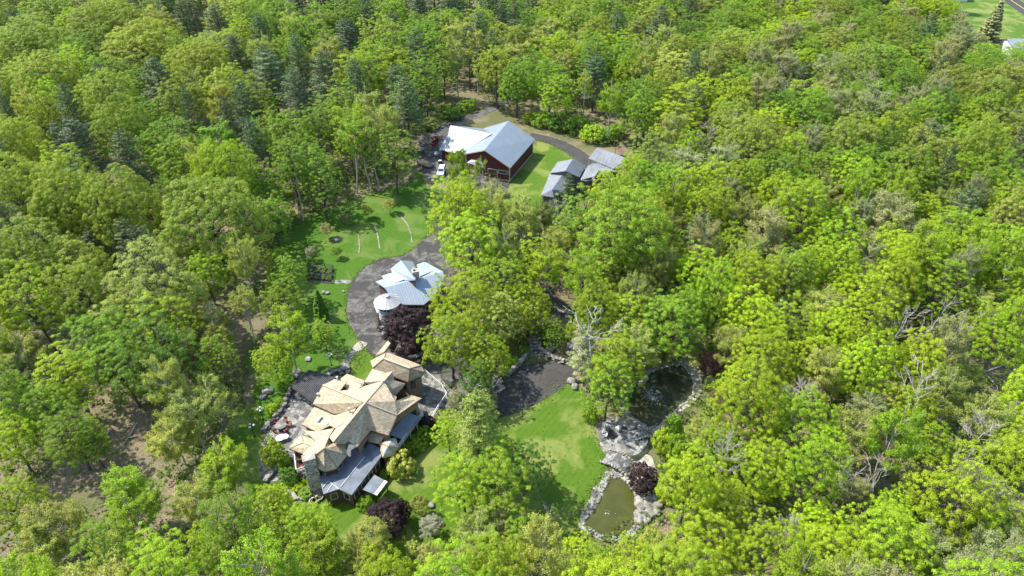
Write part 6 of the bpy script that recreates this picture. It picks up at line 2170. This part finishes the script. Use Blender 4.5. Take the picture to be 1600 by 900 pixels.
for i, (x, y, lb) in enumerate([(469, 722, 'red-brown chair on the railed deck, nearest the house'), (472, 732, 'red-brown chair on the railed deck, beside the chimney')]):
    q = at(x, y, 3.0)
    chair(0, 0, 2.0 + i, lb, 'red_wood', 'deck chairs', loc=q)
for i, (x, y, a, lb) in enumerate([(946, 668, 0.5, 'white armchair at the upper left of the pond patio'), (965, 673, 2.4, 'white armchair in the middle of the pond patio'),
                                   (945, 683, -0.4, 'white armchair at the lower left of the pond patio')]):
    chair(x, y, a, lb, 'white', 'white chairs on the pond patio', z=0.1, s=1.35)
for i, (x, y, lb) in enumerate([(954, 679, 'dark round fire pit between the white patio chairs'), (974, 665, 'dark round stone tub beside the water chute')]):
    o = local('fire_pit', at(x, y, 0.1), 0, lb, 'fire pit')
    mb = LB(); mb.cyl((0, 0, 0), 0.9, 0.4, 16, 1.0, 0, False); mb.put('ring', 'stone_dark', o)
    mb = LB(); mb.cyl((0, 0, 0.05), 0.85, 0.25, 16); mb.put('bowl', 'black', o)

# raised garden beds inside a low fence
gc = [at(483, 414), at(521, 420), at(518, 443), at(481, 439)]
fn = empty('garden_fence', gc[0], 0, 'low dark fence framing the raised beds at the meadow edge', 'fence')
mb = MB()
for i in range(4):
    a, b_ = gc[i], gc[(i + 1) % 4]
    for z in (.5, 1.0): mb.bar((a.x, a.y, z), (b_.x, b_.y, z), 0.09)
mb.build('rails', M['black'], fn)
for i in range(4):
    a, b_ = gc[i], gc[(i + 1) % 4]
    for k in range(3):
        q = a.lerp(b_, k / 3); mb = MB(); mb.box((q.x, q.y, 0), 0.14, 0.14, 1.2); mb.build('post', M['grey_board'], fn)
mb = MB(); mb.face([(q.x, q.y, 0.055) for q in gc][::-1]); mb.build('gravel_floor', M['gravel'], fn)
for r in range(2):
    for k in range(4):
        u, v_ = (k + 0.5) / 4, 0.3 + 0.42 * r
        c = gc[0].lerp(gc[1], u).lerp(gc[3].lerp(gc[2], u), v_)
        lb = '%s raised bed in the %s row of the fenced garden' % (['first', 'second', 'third', 'fourth'][k], ['far', 'near'][r])
        o = local('raised_bed', c, math.atan2((gc[1] - gc[0]).y, (gc[1] - gc[0]).x), lb, 'raised bed', 'raised garden beds')
        mb = LB()
        for s in (-1, 1): mb.box((0, s * 1.0, 0.06), 1.2, 0.1, 0.4); mb.box((s * .55, 0, 0.06), 0.1, 2.0, 0.4)
        mb.put('frame', 'pergola', o)
        mb = LB(); mb.box((0, 0, 0.06), 1.0, 1.9, 0.3); mb.put('soil', 'soil', o)
        rng = np.random.default_rng(k * 7 + r)
        P = np.stack([rng.uniform(-.45, .45, 90), rng.uniform(-.85, .85, 90), 0.4 + rng.random(90) * 0.25], 1)
        V, F = leaf_quads(P, rng.normal(size=P.shape) + np.array([0, 0, 1]), 0.28, 0.7, rng)
        mo = bpy.data.objects.new('foliage', mesh_np('foliage', V, F, M['leaf'], rng.random(len(F)))); COL.objects.link(mo); mo.parent = o
        mo.color = (0.13, 0.25, 0.03, 1)

# white rails of the forecourt
rl = empty('terrace_rail', at(690, 600), 0, 'thin white rail along the edge of the mansion forecourt', 'railing')
mb = MB()
pp = [at(664, 578, 1.0), at(690, 600, 1.0), at(698, 614, 1.0), at(684, 634, 1.0), at(671, 656, 1.0)]
for a, b_ in zip(pp[:-1], pp[1:]): mb.bar(a, b_, 0.10); mb.bar(a - Vector((0, 0, .5)), b_ - Vector((0, 0, .5)), 0.06)
mb.build('rails', M['white'], rl)
for a in pp:
    mb = MB(); mb.box((a.x, a.y, 0), 0.14, 0.14, 1.1); mb.build('post', M['white'], rl)
# far utility pole and its wires
up = empty('utility_pole', at(1482, 22), 0, 'distant utility pole carrying wires past the farmhouse lawn', 'utility pole')
b0 = at(1482, 22)
mb = MB(); mb.cyl((b0.x, b0.y, 0), 0.2, 9.5, 8, 0.14); mb.build('pole', M['wood'], up)
mb = MB(); mb.box((b0.x, b0.y, 8.8), 2.2, 0.15, 0.15, 0.5); mb.build('crossarm', M['wood'], up)
b1 = at(1560, 95, 9)
for dz in (0, -1.0):
    mb = MB(); pr_ = None
    for k in range(13):
        f = k / 12; q = Vector((b0.x + (b1.x - b0.x) * f, b0.y + (b1.y - b0.y) * f, 8.9 + dz - 5 * f * (1 - f)))
        if pr_ is not None: mb.bar(pr_, q, 0.06)
        pr_ = q
    mb.build('wire', M['steel'], up)
u2 = empty('utility_pole', (b1.x, b1.y, 0), 0, 'second utility pole hidden among crowns below the large spruce', 'utility pole')
mb = MB(); mb.cyl((b1.x, b1.y, 0), 0.2, 9.5, 8, 0.14); mb.build('pole', M['wood'], u2)
mb = MB(); mb.box((b1.x, b1.y, 8.8), 2.2, 0.15, 0.15, 0.5); mb.build('crossarm', M['wood'], u2)
# fallen trunks in the tan clearing of the right hand woods, log pile near the hut
for i, (x0, y0, x1, y1, r, lb) in enumerate([(1505, 560, 1560, 600, 0.22, 'long pale fallen trunk crossing the tan clearing in the right hand woods'), (1520, 590, 1598, 560, 0.16, 'thin fallen trunk lying across the long one in the tan clearing'),
                                             (1540, 545, 1590, 590, 0.18, 'pale fallen trunk at the upper edge of the tan clearing'), (170, 675, 140, 715, 0.16, 'fallen log on the brown leaf litter of the left clearing'),
                                             (215, 660, 190, 700, 0.12, 'thin fallen branch at the top of the left leaf clearing')]):
    a, b_ = at(x0, y0, 0.25), at(x1, y1, 0.3)
    rng = np.random.default_rng(i)
    sg_ = limb(a, b_, r, r * .5, rng, 5, 0.01) + limb(a.lerp(b_, .6), b_ + Vector((1.5, 2, .8)), r * .5, .04, rng, 3, .05) + limb(a.lerp(b_, .7), b_ + Vector((-1.5, -2, .6)), r * .4, .04, rng, 3, .05)
    V, F = tubes(sg_, 6)
    o = bpy.data.objects.new('fallen_trunk', mesh_np('fallen_trunk', V, F, M['pale_bark'])); COL.objects.link(o)
    tag(o, lb, 'fallen trunk', 'fallen trunks')
lp_ = empty('log_pile', at(1030, 258), 0.2, 'stack of pale split logs on the grass right of the hut', 'log pile')
rng = np.random.default_rng(3)
V, F = tubes([((-2.4 + 0.38 * i + .19 * r, -.5, .2 + .33 * r), (-2.4 + 0.38 * i + .19 * r, .6, .2 + .33 * r), .18, .18) for r in range(3) for i in range(12 - r)], 7)
o = bpy.data.objects.new('logs', mesh_np('logs', V, F, M['pale_bark'])); COL.objects.link(o); o.parent = lp_
